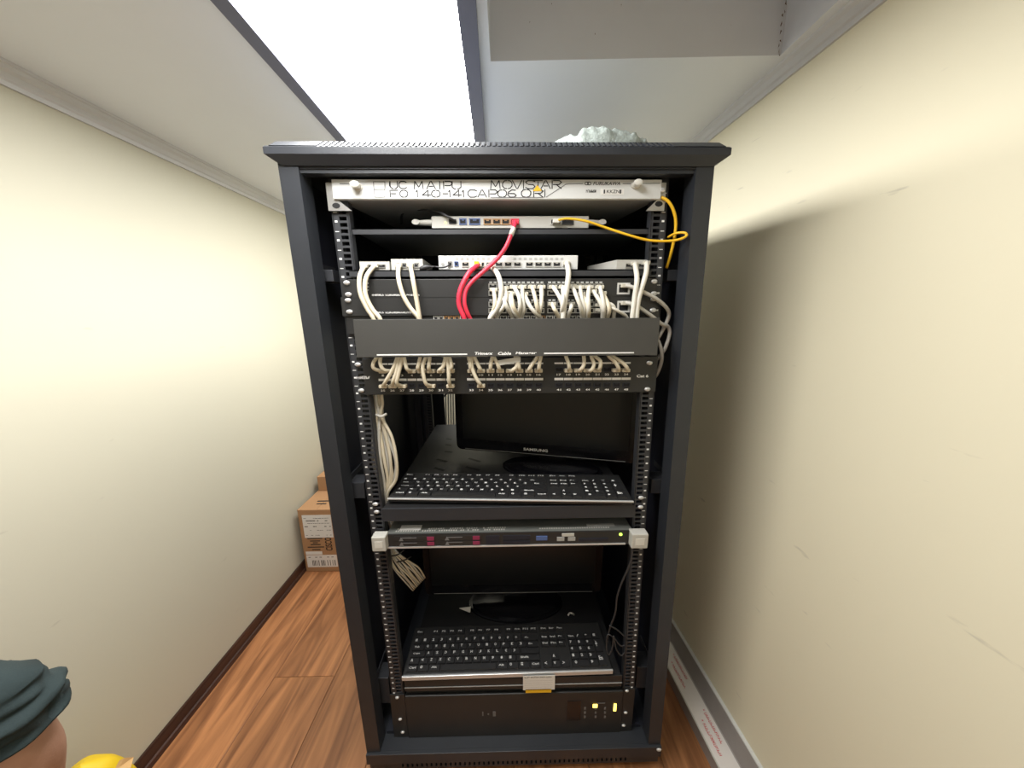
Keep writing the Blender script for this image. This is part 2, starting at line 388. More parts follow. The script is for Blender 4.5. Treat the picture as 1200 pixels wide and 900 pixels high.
# ------------------------------------------------------------------ ceiling lamp and an added fill panel
def lamp(name, label, c0, c1, mlight, drop):
    """c0/c1 = (xl_inner, xr_inner, y) at the near and far end"""
    (xa, xb, ya), (xc, xd, yc) = c0, c1
    r = thing(name, label, 'lamp', ((xa + xb) / 2, (ya + yc) / 2, ZC(xa)))
    def zl(x): return ZC(x) - drop
    fw = 0.028
    mb = MB()
    def bar(p, q, w0, w1):
        # p,q plan points of inner edge, offset outward vectors w0,w1
        pts = [(p[0], p[1]), (q[0], q[1]), (q[0] + w1[0], q[1] + w1[1]), (p[0] + w0[0], p[1] + w0[1])]
        mb.add([(x, y, zl(x)) for x, y in pts] + [(x, y, ZC(x) + 0.004) for x, y in pts], [(0, 1, 2, 3), (4, 5, 6, 7), (0, 1, 5, 4), (1, 2, 6, 5), (2, 3, 7, 6), (3, 0, 4, 7)])
    bar((xa, ya), (xc, yc), (-fw * 1.3, 0), (-fw * 1.3, 0)); bar((xb, ya), (xd, yc), (fw * 1.45, 0), (fw * 1.45, 0))
    bar((xa - fw * 1.3, ya), (xb + fw * 1.45, ya), (0, -fw), (0, -fw)); bar((xc - fw * 1.3, yc), (xd + fw * 1.45, yc), (0, fw), (0, fw))
    mb.build('frame', M_frame, r)
    e = drop - 0.006
    mb = MB().quad((xa, ya, ZC(xa) - e), (xb, ya, ZC(xb) - e), (xd, yc, ZC(xd) - e), (xc, yc, ZC(xc) - e))
    mb.build('diffuser', mlight, r)
    return r
lamp('ceiling_light', 'bright white ceiling light panel above the rack in a dark frame', (-0.537, -0.079, 0.12), (-0.611, -0.136, 2.25), M_lamp, 0.022)
lamp('ceiling_light', 'added white fill light panel behind the camera', (-0.48, 0.03, -1.45), (-0.50, 0.0, -0.45), M_fill, 0.022)  # unseen panel, added to lift the light on the front
# ------------------------------------------------------------------ the rack (it leans about one degree)
FY = 0.8337                                   # front of the frame
RY = 0.8772                                   # front of the mounting rails
BY = 1.72                                     # back of the cabinet
def lean(z): return -0.0168 * (z - 1.55)
def xl(z): return -0.5082 + lean(z)
def xr(z): return 0.4918 + lean(z)
rack = thing('server_rack', 'tall open-front black server rack cabinet in the middle of the room', 'rack', (xl(0) + 0.5, 1.28, 0))
def lbox(mb, x0, x1, y0, y1, z0, z1, mi=0): return mb.box(x0, x1, y0, y1, z0, z1, mi, lean(z0), lean(z1))
XLB, XRB = -0.5082, 0.4918
Z0, Z1 = 0.108, 1.895
for nm, a, b in (('front_post', XLB, XLB + 0.045), ('front_post', XRB - 0.042, XRB)):
    lbox(MB(), a, b, FY, FY + 0.05, Z0, Z1).build(nm, M_rack, rack)
for a, b in ((XLB, XLB + 0.045), (XRB - 0.042, XRB)):
    lbox(MB(), a, b, BY - 0.05, BY, Z0, Z1).build('rear_post', M_rack, rack)
lbox(MB(), XLB + 0.004, XLB + 0.012, FY + 0.05, BY - 0.05, Z0, Z1).build('side_panel', M_rackin, rack)
lbox(MB(), XRB - 0.012, XRB - 0.004, FY + 0.05, BY - 0.05, Z0, Z1).build('side_panel', M_rackin, rack)
mb = MB()                                     # rear door, one opening added to show the lit trunk cables
wx0, wx1, wz0, wz1 = -0.345, -0.10, 0.95, 1.50
for q in ((XLB + 0.045, XRB - 0.042, Z0, wz0), (XLB + 0.045, XRB - 0.042, wz1, Z1), (XLB + 0.045, wx0, wz0, wz1), (wx1, XRB - 0.042, wz0, wz1)): lbox(mb, q[0], q[1], BY - 0.02, BY - 0.008, q[2], q[3])
mb.build('rear_door', M_rackin, rack)
# header beam under the cap with its folded lower edge
mb = MB(); lbox(mb, XLB + 0.045, XRB - 0.042, FY + 0.006, FY + 0.03, 1.874, 1.895); lbox(mb, XLB + 0.045, XRB - 0.042, FY + 0.003, FY + 0.006, 1.882, 1.888)
mb.build('header_beam', M_rack, rack)
# cap with chamfered corners; its sloping front edge is a row of slots
cx0, cx1, cz0, cz1, cz2 = -0.530, 0.510, 1.886, 1.920, 1.941
CY = 0.815
mb = MB(); cm_ = cz0 + 0.017; ring = []
for (ins, z) in ((0.028, cz0), (0.0, cm_), (0.0, cz1 - 0.003), (0.003, cz1)):
    fy = CY + (0.016 if ins > .02 else ins)
    ring += [(cx0 + ins, fy, z), (cx1 - ins, fy, z), (cx1 - ins, BY + 0.02 - ins, z), (cx0 + ins, BY + 0.02 - ins, z)]
mb.add(ring, [(3, 2, 1, 0), (12, 13, 14, 15)] + [(k * 4 + i, k * 4 + (i + 1) % 4, k * 4 + 4 + (i + 1) % 4, k * 4 + 4 + i) for k in range(3) for i in range(4)])
cap = mb.build('top_cap', M_rack, rack)
mb = MB().box(cx0 + 0.03, cx1 - 0.03, CY + 0.030, BY, cz1, cz2)
mb.build('top_plate', M_rack, cap)
MB().prism_x([(CY + 0.007, cz1), (CY + 0.030, cz1), (CY + 0.030, cz2 - 0.0045)], cx0 + 0.02, cx1 - 0.02).build('slot_shade_wedge', M_dark, cap)  # dark wedge added so the slots look shaded inside
mb = MB()
wedge = [(CY + 0.001, cz1), (CY + 0.030, cz1), (CY + 0.030, cz2)]
s0, s1, ns = P(374, 168, 0.83).x, P(790, 168, 0.83).x, 65
mb.prism_x(wedge, cx0 + 0.012, s0); mb.prism_x(wedge, s1, cx1 - 0.012)
ps = (s1 - s0) / ns
for k in range(ns):
    mb.prism_x(wedge, s0 + ps * (k + 0.46), s0 + ps * (k + 1))
mb.build('slotted_edge', M_rack, cap)
# base: floor tray, lip and slotted skirt
zb = 0.108
MB().box(xl(zb) + 0.002, xr(zb) - 0.002, FY - 0.006, BY, 0.092, zb).build('base_plate', M_rack, rack)
MB().box(xl(0.09) - 0.001, xr(0.09) + 0.001, FY - 0.008, FY + 0.004, 0.066, 0.1085, bev=0.001).build('base_lip', M_rack, rack)
MB().box(xl(zb) + 0.05, xr(zb) - 0.05, FY + 0.05, FY + 0.35, zb, zb + 0.012).build('base_step', M_rackin, rack)
mb = MB()
a, b = P(470, 893, FY).x, P(738, 890, FY).x
mb.box(xl(.04) + 0.002, a, FY + 0.004, FY + 0.012, 0.022, 0.067); mb.box(b, xr(.04) - 0.002, FY + 0.004, FY + 0.012, 0.022, 0.067)
n = 48
for k in range(n): mb.box(a + (b - a) * (k + 0.4) / n, a + (b - a) * (k + 1) / n, FY + 0.004, FY + 0.012, 0.030, 0.062)
mb.box(a, b, FY + 0.004, FY + 0.012, 0.062, 0.067); mb.box(a, b, FY + 0.004, FY + 0.012, 0.022, 0.030)
sk = mb.build('slotted_skirt', M_rack, rack)
MB().box(xl(.04) + 0.002, xr(.04) - 0.002, BY - 0.012, BY, 0.022, 0.092).build('rear_skirt', M_rack, rack)
for s in (0, 1): MB().box((xl(.04) + 0.002) if not s else xr(.04) - 0.010, (xl(.04) + 0.010) if not s else xr(.04) - 0.002, FY + 0.012, BY - 0.012, 0.022, 0.092).build('side_skirt', M_rack, rack)
for fx in (xl(0) + 0.07, xr(0) - 0.07):
    for fy in (FY + 0.045, BY - 0.06):
        MB().disc((fx, fy, 0), 'z', 0.032, 0.022, 0.012, 18).disc((fx, fy, 0.012), 'z', 0.012, 0.009, 0.082, 10).build('levelling_foot', M_zinc, rack)
def screw(parent, px, py, Y, r=0.0085, m=None):
    p = P(px, py, Y)
    o = MB().disc((p.x, Y, p.z), 'y', r, r * 0.68, 0.002, 12, dome=0.003, smooth=True).add([p + Vector((-r * .5, -0.0052, -0.0008)), p + Vector((r * .5, -0.0052, -0.0008)), p + Vector((r * .5, -0.0052, 0.0008)), p + Vector((-r * .5, -0.0052, 0.0008))], [(0, 1, 2, 3)], 1).build('screw', [m or M_screw, M_pgrey], parent)
    return o
for q in ((772, 878), (449, 872), (738, 866)): screw(rack, *q, FY - 0.009 if q[0] > 760 else FY + 0.03)
# mounting rails with square holes and small white marks
U = 0.0436
def rail(x0, x1, y, front=True, hole_side=1):
    mb = MB(); t = 0.003
    hw = (0.40, 0.86) if hole_side > 0 else (0.14, 0.60)
    h0, h1 = x0 + (x1 - x0) * hw[0], x0 + (x1 - x0) * hw[1]
    z0, z1 = 0.112, 1.884
    lbox(mb, x0, h0, y, y + t, z0, z1); lbox(mb, h1, x1, y, y + t, z0, z1)
    p = U / 3; z = z0; k = 0
    while z + p < z1:
        lbox(mb, h0, h1, y, y + t, z + p * 0.62, z + p)
        z += p; k += 1
    ox = x0 if hole_side > 0 else x1
    lbox(mb, ox - t / 2, ox + t / 2, y, y + 0.05, z0, z1)
    ix = x1 if hole_side > 0 else x0
    lbox(mb, ix - t / 2, ix + t / 2, y, y + 0.022, z0, z1)
    o = mb.build('mounting_rail', M_rail, rack)
    if front:
        mb = MB(); z = z0 + 0.01; mx = (x0 + 0.007) if hole_side > 0 else (x1 - 0.007)
        while z < z1 - 0.02:
            xx = mx + lean(z)
            mb.box(xx - 0.0032, xx + 0.0032, y - 0.0006, y, z, z + 0.0045)
            mb.box(xx - 0.0050, xx + 0.0040, y - 0.0006, y, z + U * 0.5, z + U * 0.5 + 0.0016)
            z += U
        stuff(mb.build('rail_marks', M_print, o))
rail(-0.4202, -0.3812, RY, True, 1); rail(0.3698, 0.4068, RY, True, -1)
rail(-0.4202, -0.3812, BY - 0.15, False, 1); rail(0.3698, 0.4068, BY - 0.15, False, -1)
# brackets between rails and posts
for (x0, y0, x1, y1, Y) in ((369, 316, 391, 330, 0.90), (783, 316, 802, 329, 0.90), (407, 566, 428, 584, 0.90), (764, 562, 783, 578, 0.90), (441, 795, 458, 824, 0.90), (747, 782, 762, 806, 0.90)):
    A, B = P(x0, y0, Y), P(x1, y1, Y)
    mb = MB().box(A.x, B.x, Y, Y + 0.055, B.z, A.z, bev=0.0015)
    mb.box(A.x, A.x + 0.004, Y, Y + 0.10, A.z, A.z + 0.018) if x0 < 600 else mb.box(B.x - 0.004, B.x, Y, Y + 0.10, A.z, A.z + 0.018)
    mb.build('rail_bracket', M_rail, rack)

# ------------------------------------------------------------------ rack equipment
def bx(mb, x0, y0, x1, y1, Y, d, mi=0, bev=0.0):
    """box whose front face spans the measured points at depth Y and which is d deep"""
    A, B = P(x0, y0, Y), P(x1, y1, Y)
    return mb.box(min(A.x, B.x), max(A.x, B.x), Y, Y + d, min(A.z, B.z), max(A.z, B.z), mi, bev=bev)
def root_at(name, label, cat, px, py, Y, group=None): return thing(name, label, cat, P(px, py, Y), group)
def ptext(mb, body, x0, y0, x1, y1, Y, bold=0.0, shear=0.0, mi=0):
    A, B = P(x0, y1, Y), P(x1, y0, Y)
    return mb.text(body, A, UX, UZ, B.x - A.x, B.z - A.z, bold, shear, mi)
def dashes(mb, x0, y0, x1, y1, Y, seed, n=8, mi=0):
    """print too small to read: short strokes in a row"""
    A, B = P(x0, y1, Y), P(x1, y0, Y); r = random.Random(seed); wd = (B.x - A.x) / n; h = B.z - A.z; segs = []
    for k in range(n):
        a = k * wd
        segs += [[(a, 0), (a, h)], [(a, h * r.choice((0, .5, 1))), (a + wd * .6, h * r.choice((0, .5, 1)))]]
        if r.random() < .6: segs.append([(a + wd * .6, 0), (a + wd * .6, h * r.choice((.5, 1)))])
    return mb.strokes(segs, A, UX, UZ, min(wd * .28, h * .3), mi)

# --- fibre tray at the top
T = root_at('fibre_tray', 'white fronted fibre tray with black hand lettering at the top of the rack', 'fibre tray', 582, 234, 0.862)
YT = 0.862
A, B = P(388, 210, YT), P(774, 233, YT)
tz0, tz1 = B.z, A.z
MB().box(A.x, B.x, YT, YT + 0.004, tz0, tz1, bev=0.001).box(A.x, B.x, YT + 0.001, YT + 0.010, tz0 - 0.0005, tz0 + 0.003).build('front_plate', M_white, T)
mb = MB(); d0, d1 = YT + 0.004, YT + 0.30
mb.add([(A.x + 0.004, d0, tz0), (B.x - 0.004, d0, tz0), (B.x - 0.07, d1, tz0), (A.x + 0.07, d1, tz0), (A.x + 0.004, d0, tz1 - 0.003), (B.x - 0.004, d0, tz1 - 0.003), (B.x - 0.07, d1, tz1 - 0.003), (A.x + 0.07, d1, tz1 - 0.003)],
       [(0, 1, 2, 3), (4, 5, 6, 7), (0, 1, 5, 4), (1, 2, 6, 5), (2, 3, 7, 6), (3, 0, 4, 7)])
mb.build('tray_body', M_tray, T)
for x0, x1, pxs in ((385, 409, (394, 240)), (757, 781, (772, 238))):
    mb = MB(); a, b = P(x0, 247, 0.868), P(x1, 214, 0.868)
    zt, zb_, zm = b.z, a.z, a.z + 0.014
    inner = b.x if x0 < 500 else a.x; outer = a.x if x0 < 500 else b.x
    mid = outer + (inner - outer) * 0.45
    prof = [(outer, zb_), (inner, zb_), (mid, zm + 0.010), (mid, zt), (outer, zt)]
    if x0 > 500: prof = prof[::-1]
    mb.prism_y(prof, 0.868, 0.872); mb.disc(P(pxs[0], pxs[1] + 1, 0.868) + Vector((0, 0, 0)), 'y', 0.0095, 0.0062, 0.0008, 12, mi=1)
    e = mb.build('mounting_ear', [M_zinc, M_dark], T)
screw(T, 776, 223, 0.866)
for k, (kx, ky) in enumerate(((419, 219), (745, 217))):
    p = P(kx, ky, YT)
    MB().disc((p.x, YT, p.z), 'y', 0.0125, 0.0088, 0.004, 18).disc((p.x, YT - 0.004, p.z), 'y', 0.0105, 0.0074, 0.014, 18, dome=0.002).build('thumb_knob', M_wplastic, T)
# hand lettering in stencil strokes
LET = {'U': [[(0, 1), (0, .25), (.25, 0), (.4, 0)], [(.6, 0), (.75, 0), (1, .25), (1, 1)]], 'C': [[(1, .85), (.75, 1), (.25, 1), (0, .7), (0, .3), (.25, 0), (.75, 0), (1, .15)]],
 'M': [[(0, 0), (.1, 1), (.5, .25)], [(.55, .3), (.9, 1), (1, 0)]], 'A': [[(0, 0), (.45, 1)], [(.55, 1), (1, 0)], [(.3, .33), (.72, .33)]], 'I': [[(.5, 0), (.5, 1)]],
 'P': [[(0, 0), (0, 1)], [(.15, 1), (.75, 1), (1, .75), (.75, .45), (.15, .45)]], 'O': [[(.45, 1), (.2, .95), (0, .65), (0, .3), (.2, .03), (.45, 0)], [(.58, 0), (.8, .05), (1, .35), (1, .7), (.8, .96), (.58, 1)]],
 'V': [[(0, 1), (.45, 0)], [(.55, 0), (1, 1)]], 'S': [[(1, .85), (.7, 1), (.25, 1), (0, .8), (.2, .55)], [(.3, .52), (.8, .48), (1, .25), (.75, 0), (.25, 0), (0, .15)]], 'T': [[(0, 1), (1, 1)], [(.5, .85), (.5, 0)]],
 'R': [[(0, 0), (0, 1)], [(.12, 1), (.75, 1), (1, .78), (.75, .5), (.12, .5)], [(.5, .45), (1, 0)]], 'F': [[(0, 0), (0, 1)], [(.12, 1), (1, 1)], [(.12, .5), (.75, .5)]],
 '1': [[(.2, .8), (.5, 1), (.5, 0)]], '4': [[(.7, 0), (.7, 1), (0, .3), (1, .3)]], '0': [[(.45, 1), (.15, .9), (0, .6), (0, .35), (.15, .08), (.45, 0)], [(.58, 0), (.85, .08), (1, .35), (1, .62), (.85, .92), (.58, 1)]],
 '6': [[(.9, .95), (.5, 1), (.1, .7), (0, .35), (.25, 0), (.75, 0), (1, .25), (.75, .5), (.15, .5)]], '-': [[(0, .5), (1, .5)]]}
mb = MB(); YK = YT - 0.0006
def letters(word, xs, ytop, ybot, wpx):
    for ch, x in zip(word, xs):
        a = P(x, ybot, YK); b = P(x + (wpx * (.45 if ch in '1I' else .6 if ch == '-' else 1)), ytop, YK)
        mb.strokes([[(px_ * (b.x - a.x), py_ * (b.z - a.z)) for px_, py_ in s] for s in LET[ch]], a, UX, UZ, 0.0022)
letters('UC', (457.5, 468), 212.5, 221, 8); letters('MAIPU', (485.5, 500, 513, 520, 530), 212.5, 221.5, 10)
letters('FO', (457.5, 469), 223, 231, 8.5); letters('140-141', (487, 495, 506, 519, 525, 531, 541), 223, 231, 9.5)
letters('CAPO6', (548.5, 560, 573, 583.5, 595), 222.5, 231, 10)
letters('MOVISTAR', (575, 589, 600.5, 611, 616, 625, 634, 647), 211.5, 221, 11); letters('ORI', (611, 625.5, 636), 222, 231, 11)
letters('I', (455.5,), 214, 218, 4)
stuff(mb.build('hand_lettering', M_ink, T))
mb = MB(); b0 = P(437.5, 231, YK)
def px_line(pts): 
    q = [P(a, b, YK) for a, b in pts]; o = q[0]; mb.strokes([[((p - o).dot(UX), (p - o).dot(UZ)) for p in q]], o, UX, UZ, 0.0016)
px_line([(437.5, 213), (451, 213), (451, 231), (439, 231), (437.5, 213)]); px_line([(438.5, 222), (451, 222)]); px_line([(398, 215.5), (414, 215.5)])
px_line([(640, 231), (663, 216), (667, 215.2), (683, 215.2)]); px_line([(730, 215.2), (741, 215.2)]); px_line([(750, 215), (773, 214.8)]); px_line([(575, 231.4), (637, 231.2)])
stuff(mb.build('ruled_lines', M_dprint, T))
mb = MB(); ptext(mb, 'FURUKAWA', 695, 213, 727, 217, YK, 0.012, 0.25)
for cx_ in (687.5, 690.5):
    c = P(cx_, 215, YK); mb.strokes([[(0.0045 * math.cos(a * math.pi / 5), 0.0033 * math.sin(a * math.pi / 5)) for a in range(11)]], c, UX, UZ, 0.0014)
dashes(mb, 687, 222.5, 699, 225.5, YK, 5, 7)
stuff(mb.build('brand_print', M_ink, T))
bx(MB(), 704, 221, 731, 228, YT - 0.0008, 0.0006).build('sticker', M_paper, T)
mb = MB(); ptext(mb, 'KKZN', 711, 222.4, 726, 226.3, YT - 0.0012, 0.01); bx(mb, 707.5, 222.2, 709, 226.8, YT - 0.0012, 0.0002); bx(mb, 726.5, 222.2, 728, 226.8, YT - 0.0012, 0.0002)
mb.build('sticker_print', M_ink, T)
mb = MB(); a = [P(624.5, 224, YT - 0.001), P(635, 223.6, YT - 0.001), P(629.5, 216.5, YT - 0.001)]; mb.add(a, [(0, 1, 2)])
mb.build('warning_triangle', M_yellow, T)

# --- router on the upper shelf
sh = root_at('rack_shelf', 'shallow black shelf under the grey router', 'shelf', 585, 273, 0.885)
A, B = P(411, 267.5, 0.885), P(763, 274, 0.885)
SH1 = A.z
MB().box(A.x, B.x, 0.885, 0.888, B.z, A.z).box(A.x, B.x, 0.885, 1.25, A.z - 0.003, A.z).build('shelf_tray', M_rail, sh)
YM = 0.900
rt = root_at('router', 'flat grey router with ochre and red jacks on the top shelf', 'router', 595, 266, YM)
A, B = P(505, 253, YM), P(690, 267, YM)
B.z = SH1 + 0.001
mb = MB().box(A.x, B.x, YM, YM + 0.17, B.z, A.z, bev=0.003); mb.build('case', M_lgrey, rt)
for s, (x0, x1) in enumerate(((488, 508), (688, 705))):
    c0, c1 = P(x0, 261, YM + 0.01), P(x1, 261, YM + 0.01); 
    if s: c0, c1 = c1, c0
    mb = MB().tube([c0, c0.lerp(c1, .4) , c1], lambda t: 0.0055 + 0.003 * t, 8); mb.disc(c0 + Vector((0, -0.004, 0)), 'y', 0.010, 0.0065, 0.004, 14)
    mb.disc(c0 + Vector((0, -0.0042, 0)), 'y', 0.006, 0.0035, 0.0006, 12, mi=1)
    mb.build('mounting_lug', [M_lgrey, M_dark], rt)
def port(parent, x0, y0, x1, y1, Y, frame, inner=None, name='port'):
    A, B = P(x0, y0, Y), P(x1, y1, Y); w_, h_ = B.x - A.x, A.z - B.z; t = min(w_, h_) * 0.16; mb = MB()
    mb.box(A.x, A.x + t, Y - 0.0022, Y, B.z, A.z); mb.box(B.x - t, B.x, Y - 0.0022, Y, B.z, A.z)
    mb.box(A.x + t, B.x - t, Y - 0.0022, Y, A.z - t, A.z); mb.box(A.x + t, B.x - t, Y - 0.0022, Y, B.z, B.z + t)
    mb.box(A.x + t, B.x - t, Y - 0.0006, Y, B.z + t, A.z - t, 1)
    c = (A.x + B.x) / 2; mb.box(c - w_ * .16, c + w_ * .16, Y - 0.0012, Y, A.z - t * 2.2, A.z - t, 0)
    return mb.build(name, [frame, inner or M_dark], parent)
for k in range(4): port(rt, 566.5 + k * 10.6, 256.5, 576.3 + k * 10.6, 263.5, YM, M_orange if k < 3 else M_red)
port(rt, 538, 256, 547, 263.5, YM, M_blue); port(rt, 549.5, 256, 563, 263.5, YM, M_blue); port(rt, 526, 257, 535, 262.5, YM, M_blkcab)
port(rt, 645, 256.5, 657, 263.5, YM, M_lgrey); port(rt, 658.5, 256, 672, 263.5, YM, M_rail)
bx(MB(), 521, 260, 523, 262, YM - 0.001, 0.001).build('status_light', M_led_y, rt)
tag(MB().tube([P(534, 259.5, YM - .003), P(525, 254, YM - 0.012), P(515, 249, YM), P(500, 246.5, YM + 0.03), P(485, 246, YM + 0.06), P(472, 250, YM + 0.08), P(470, 262, YM + 0.11)], 0.0028, 8).build('router_lead', M_blkcab), 'thin black power cord arching from the router up under the fibre tray', 'cable')
# --- second shelf with the white switch and three media converters
sh2 = root_at('rack_shelf', 'shallow black shelf under the white switch and media converters', 'shelf', 585, 323, 0.872)
A, B = P(409, 316.5, 0.872), P(763, 323, 0.872); SH2 = A.z
MB().box(A.x, B.x, 0.872, 0.875, B.z, A.z).box(A.x, B.x, 0.872, 1.20, A.z - 0.003, A.z).build('shelf_tray', M_rail, sh2)
YW = 0.885
ws = root_at('network_switch', 'small white desktop switch with a row of ports on the second shelf', 'network switch', 595, 316, YW)
A, B = P(513.5, 299.5, YW), P(677, 316, YW)
MB().box(A.x, B.x, YW, YW + 0.13, SH2 + 0.001, A.z, bev=0.002).build('case', M_white, ws)
px0 = 540
for k, x in enumerate((541, 559, 569.5, 580.2, 591, 601.7, 616, 626.7, 637.3, 648, 659.5)): port(ws, x, 307, x + 9, 312.8, YW, M_lgrey)
port(ws, 524.5, 306, 530.5, 312.5, YW, M_pgrey); port(ws, 532.5, 306.5, 537.5, 312, YW, M_blue)
mb = MB()
for k in range(21):
    x = 534 + k * 6.15
    if 586 < x < 600: continue
    for yy in (302.2, 303.8): bx(mb, x, yy, x + 3.2, yy + 0.8, YW - 0.0006, 0.0004)
stuff(mb.build('label_print', M_pgrey, ws))
p = P(519, 309.5, YW)
MB().disc((p.x, YW, p.z), 'y', 0.005, 0.0035, 0.0015, 10).build('reset_button', M_pgrey, ws)
mb = bx(MB(), 555.5, 306, 561, 313.5, YW - 0.016, 0.016, bev=0.001); mb.build('plug', M_yellow, ws)
def converter(x0, y0, x1, y1, Y, depth, label, jacks, side):
    r = root_at('media_converter', label, 'converter', (x0 + x1) / 2, y1, Y, 'grey media converters on the second shelf')
    A, B = P(x0, y0, Y), P(x1, y1, Y); z0 = SH2 + 0.0008
    MB().add([(A.x, Y, z0), (B.x, Y, z0), (B.x + side, Y + depth, z0), (A.x + side, Y + depth, z0), (A.x, Y, A.z), (B.x, Y, A.z), (B.x + side, Y + depth, A.z), (A.x + side, Y + depth, A.z)],
             [(0, 1, 2, 3), (4, 5, 6, 7), (0, 1, 5, 4), (1, 2, 6, 5), (2, 3, 7, 6), (3, 0, 4, 7)]).build('case', M_lgrey, r)
    for (a, b) in jacks: port(r, a, y0 + (y1 - y0) * .35, b, y0 + (y1 - y0) * .8, Y, M_zinc)
    return r
converter(421, 306.5, 457, 316, 0.885, 0.10, 'leftmost grey media converter with two cream cables', ((429, 436), (441, 452)), 0)
converter(458, 303.5, 496, 316.5, 0.884, 0.11, 'taller grey media converter second from the left', ((463, 470), (471, 477), (478, 484), (485, 491)), 0)
converter(723, 304.5, 760, 316, 0.885, 0.11, 'grey media converter at the right end of the second shelf', ((733, 741), (748, 756)), -0.05)
a = [P(492, 315.5, 0.88), P(500, 313, 0.88), P(510, 312.5, 0.88), P(518, 313.5, 0.88)]
pl = thing('power_plug', 'dark barrel power plug lying between grey converter and white switch', 'plug', a[0])
MB().tube([a[0], a[1], a[2]], lambda t: 0.002 + 0.0045 * math.sin(math.pi * min(1, t + .2)), 8).build('plug_body', M_blkcab, pl)
MB().tube([a[2], a[3], P(524, 312, 0.878), P(527, 309.5, 0.882)], 0.002, 8).build('lead', M_blkcab, pl)

# --- the two rack switches and the device half hidden behind the cable manager
YS = 0.8655
def rack_switch(y0, y1, label, rows, scr):
    r = root_at('rack_switch', label, 'network switch', 585, y1, YS, 'black rack switches')
    A, B = P(399, y0, YS), P(769, y1, YS)
    mb = MB().box(A.x, B.x, YS, YS + 0.004, B.z, A.z, bev=0.0008); mb.build('front_panel', M_black, r)
    MB().box(A.x + 0.05, B.x - 0.05, YS + 0.004, YS + 0.26, B.z, A.z - 0.001).build('chassis', M_black, r)
    for q in scr: screw(r, q[0], q[1], YS)
    ph = P(600, rows[0][0], YS); 
    for (ya, yb) in rows:
        for k in range(12):
            x = 572.5 + k * 11.0 + (3.0 if k >= 6 else 0)
            port(r, x, ya, x + 10.2, yb, YS, M_zinc)
    ya, yb = rows[0][0] - 0.5, rows[-1][1]
    port(r, 723.5, y0 + 4, 737.5, y0 + 17.5, YS, M_screw, name='uplink_port')
    mb = MB()
    for k in range(12):
        x = 573.5 + k * 11.0 + (3.0 if k >= 6 else 0)
        bx(mb, x, rows[0][0] - 2.2, x + 3.4, rows[0][0] - 1.2, YS - 0.0006, 0.0005); bx(mb, x + 5, rows[0][0] - 2.2, x + 8.4, rows[0][0] - 1.2, YS - 0.0006, 0.0005)
    stuff(mb.build('port_marks', M_print, r))
    mb = MB()
    dashes(mb, 436, y1 - 3.2, 450, y1 - 1.4, YS - 0.0006, 3, 9); dashes(mb, 452, y1 - 3.2, 492, y1 - 1.4, YS - 0.0006, 8, 26)
    for k, yy in enumerate((4, 8, 12)): bx(mb, 430, y0 + yy, 432, y0 + yy + 1, YS - 0.0006, 0.0005)
    stuff(mb.build('model_print', M_print, r))
    return r
rack_switch(327.5, 348, 'upper of the two black rack switches, right below the white switch', ((332.5, 338.5), (340.5, 346.5)), ((406.5, 331.5), (408.5, 345.2), (766.5, 330), (766.2, 344)))
rack_switch(348.6, 368.5, 'lower of the two black rack switches, just above the cable manager', ((353.5, 359.5), (361, 367)), ((408, 352), (409.8, 365.5), (766, 350.5), (765, 363.5)))
r3 = root_at('rack_switch', 'black rack device with ochre jacks mostly hidden behind the cable manager', 'network switch', 590, 385, YS, 'black rack switches')
A, B = P(405, 369.5, YS + .004), P(766, 389, YS + .004)
MB().box(A.x, B.x, YS + .004, YS + 0.24, B.z, A.z).build('chassis', M_black, r3)
for k in range(6): port(r3, 508 + k * 6.2, 369.8, 513.8 + k * 6.2, 376, YS + .004, M_orange if 1 < k < 5 else M_lgrey)
for k in range(12): port(r3, 577 + k * 9, 369.8, 585 + k * 9, 376, YS + .004, M_lgrey if k % 3 else M_orange)

# --- cable manager: plate in front, side cheeks, back plate with the ears
YC = 0.820
cm = root_at('cable_manager', 'plain dark grey cable manager plate with white lettering along its lower edge', 'cable manager', 592, 416, YC)
A, B = P(413.5, 374.5, YC), P(770, 416.3, YC)
mzt, mzb = A.z, B.z
MB().box(A.x, B.x, YC, YC + 0.003, mzb, mzt, bev=0.0008).build('front_plate', M_grey, cm)
for x0, x1 in ((A.x + 0.012, A.x + 0.016), (B.x - 0.016, B.x - 0.012)): MB().box(x0, x1, YC + 0.003, RY - 0.004, mzb + 0.004, mzt - 0.03).build('cheek', M_grey, cm)
MB().box(A.x + 0.012, B.x - 0.012, RY - 0.004, RY - 0.001, mzb + 0.004, mzt - 0.052).build('back_plate', M_black, cm)
mb = MB(); ptext(mb, 'Trimerx', 556.5, 412.4, 577.5, 416.0, YC - 0.0006, 0.035, 0.2); ptext(mb, 'Cable', 583.5, 412.3, 599, 416.0, YC - 0.0006, 0.035, 0.2); ptext(mb, 'Manager', 604, 412.0, 629, 416.1, YC - 0.0006, 0.035, 0.2)
stuff(mb.build('lettering', M_print, cm))
mb = MB(); bx(mb, 441.5, 415.2, 547.5, 415.9, YC - 0.0006, 0.0005); bx(mb, 637.5, 413.4, 743, 414.1, YC - 0.0006, 0.0005); mb.build('white_line', M_print, cm)

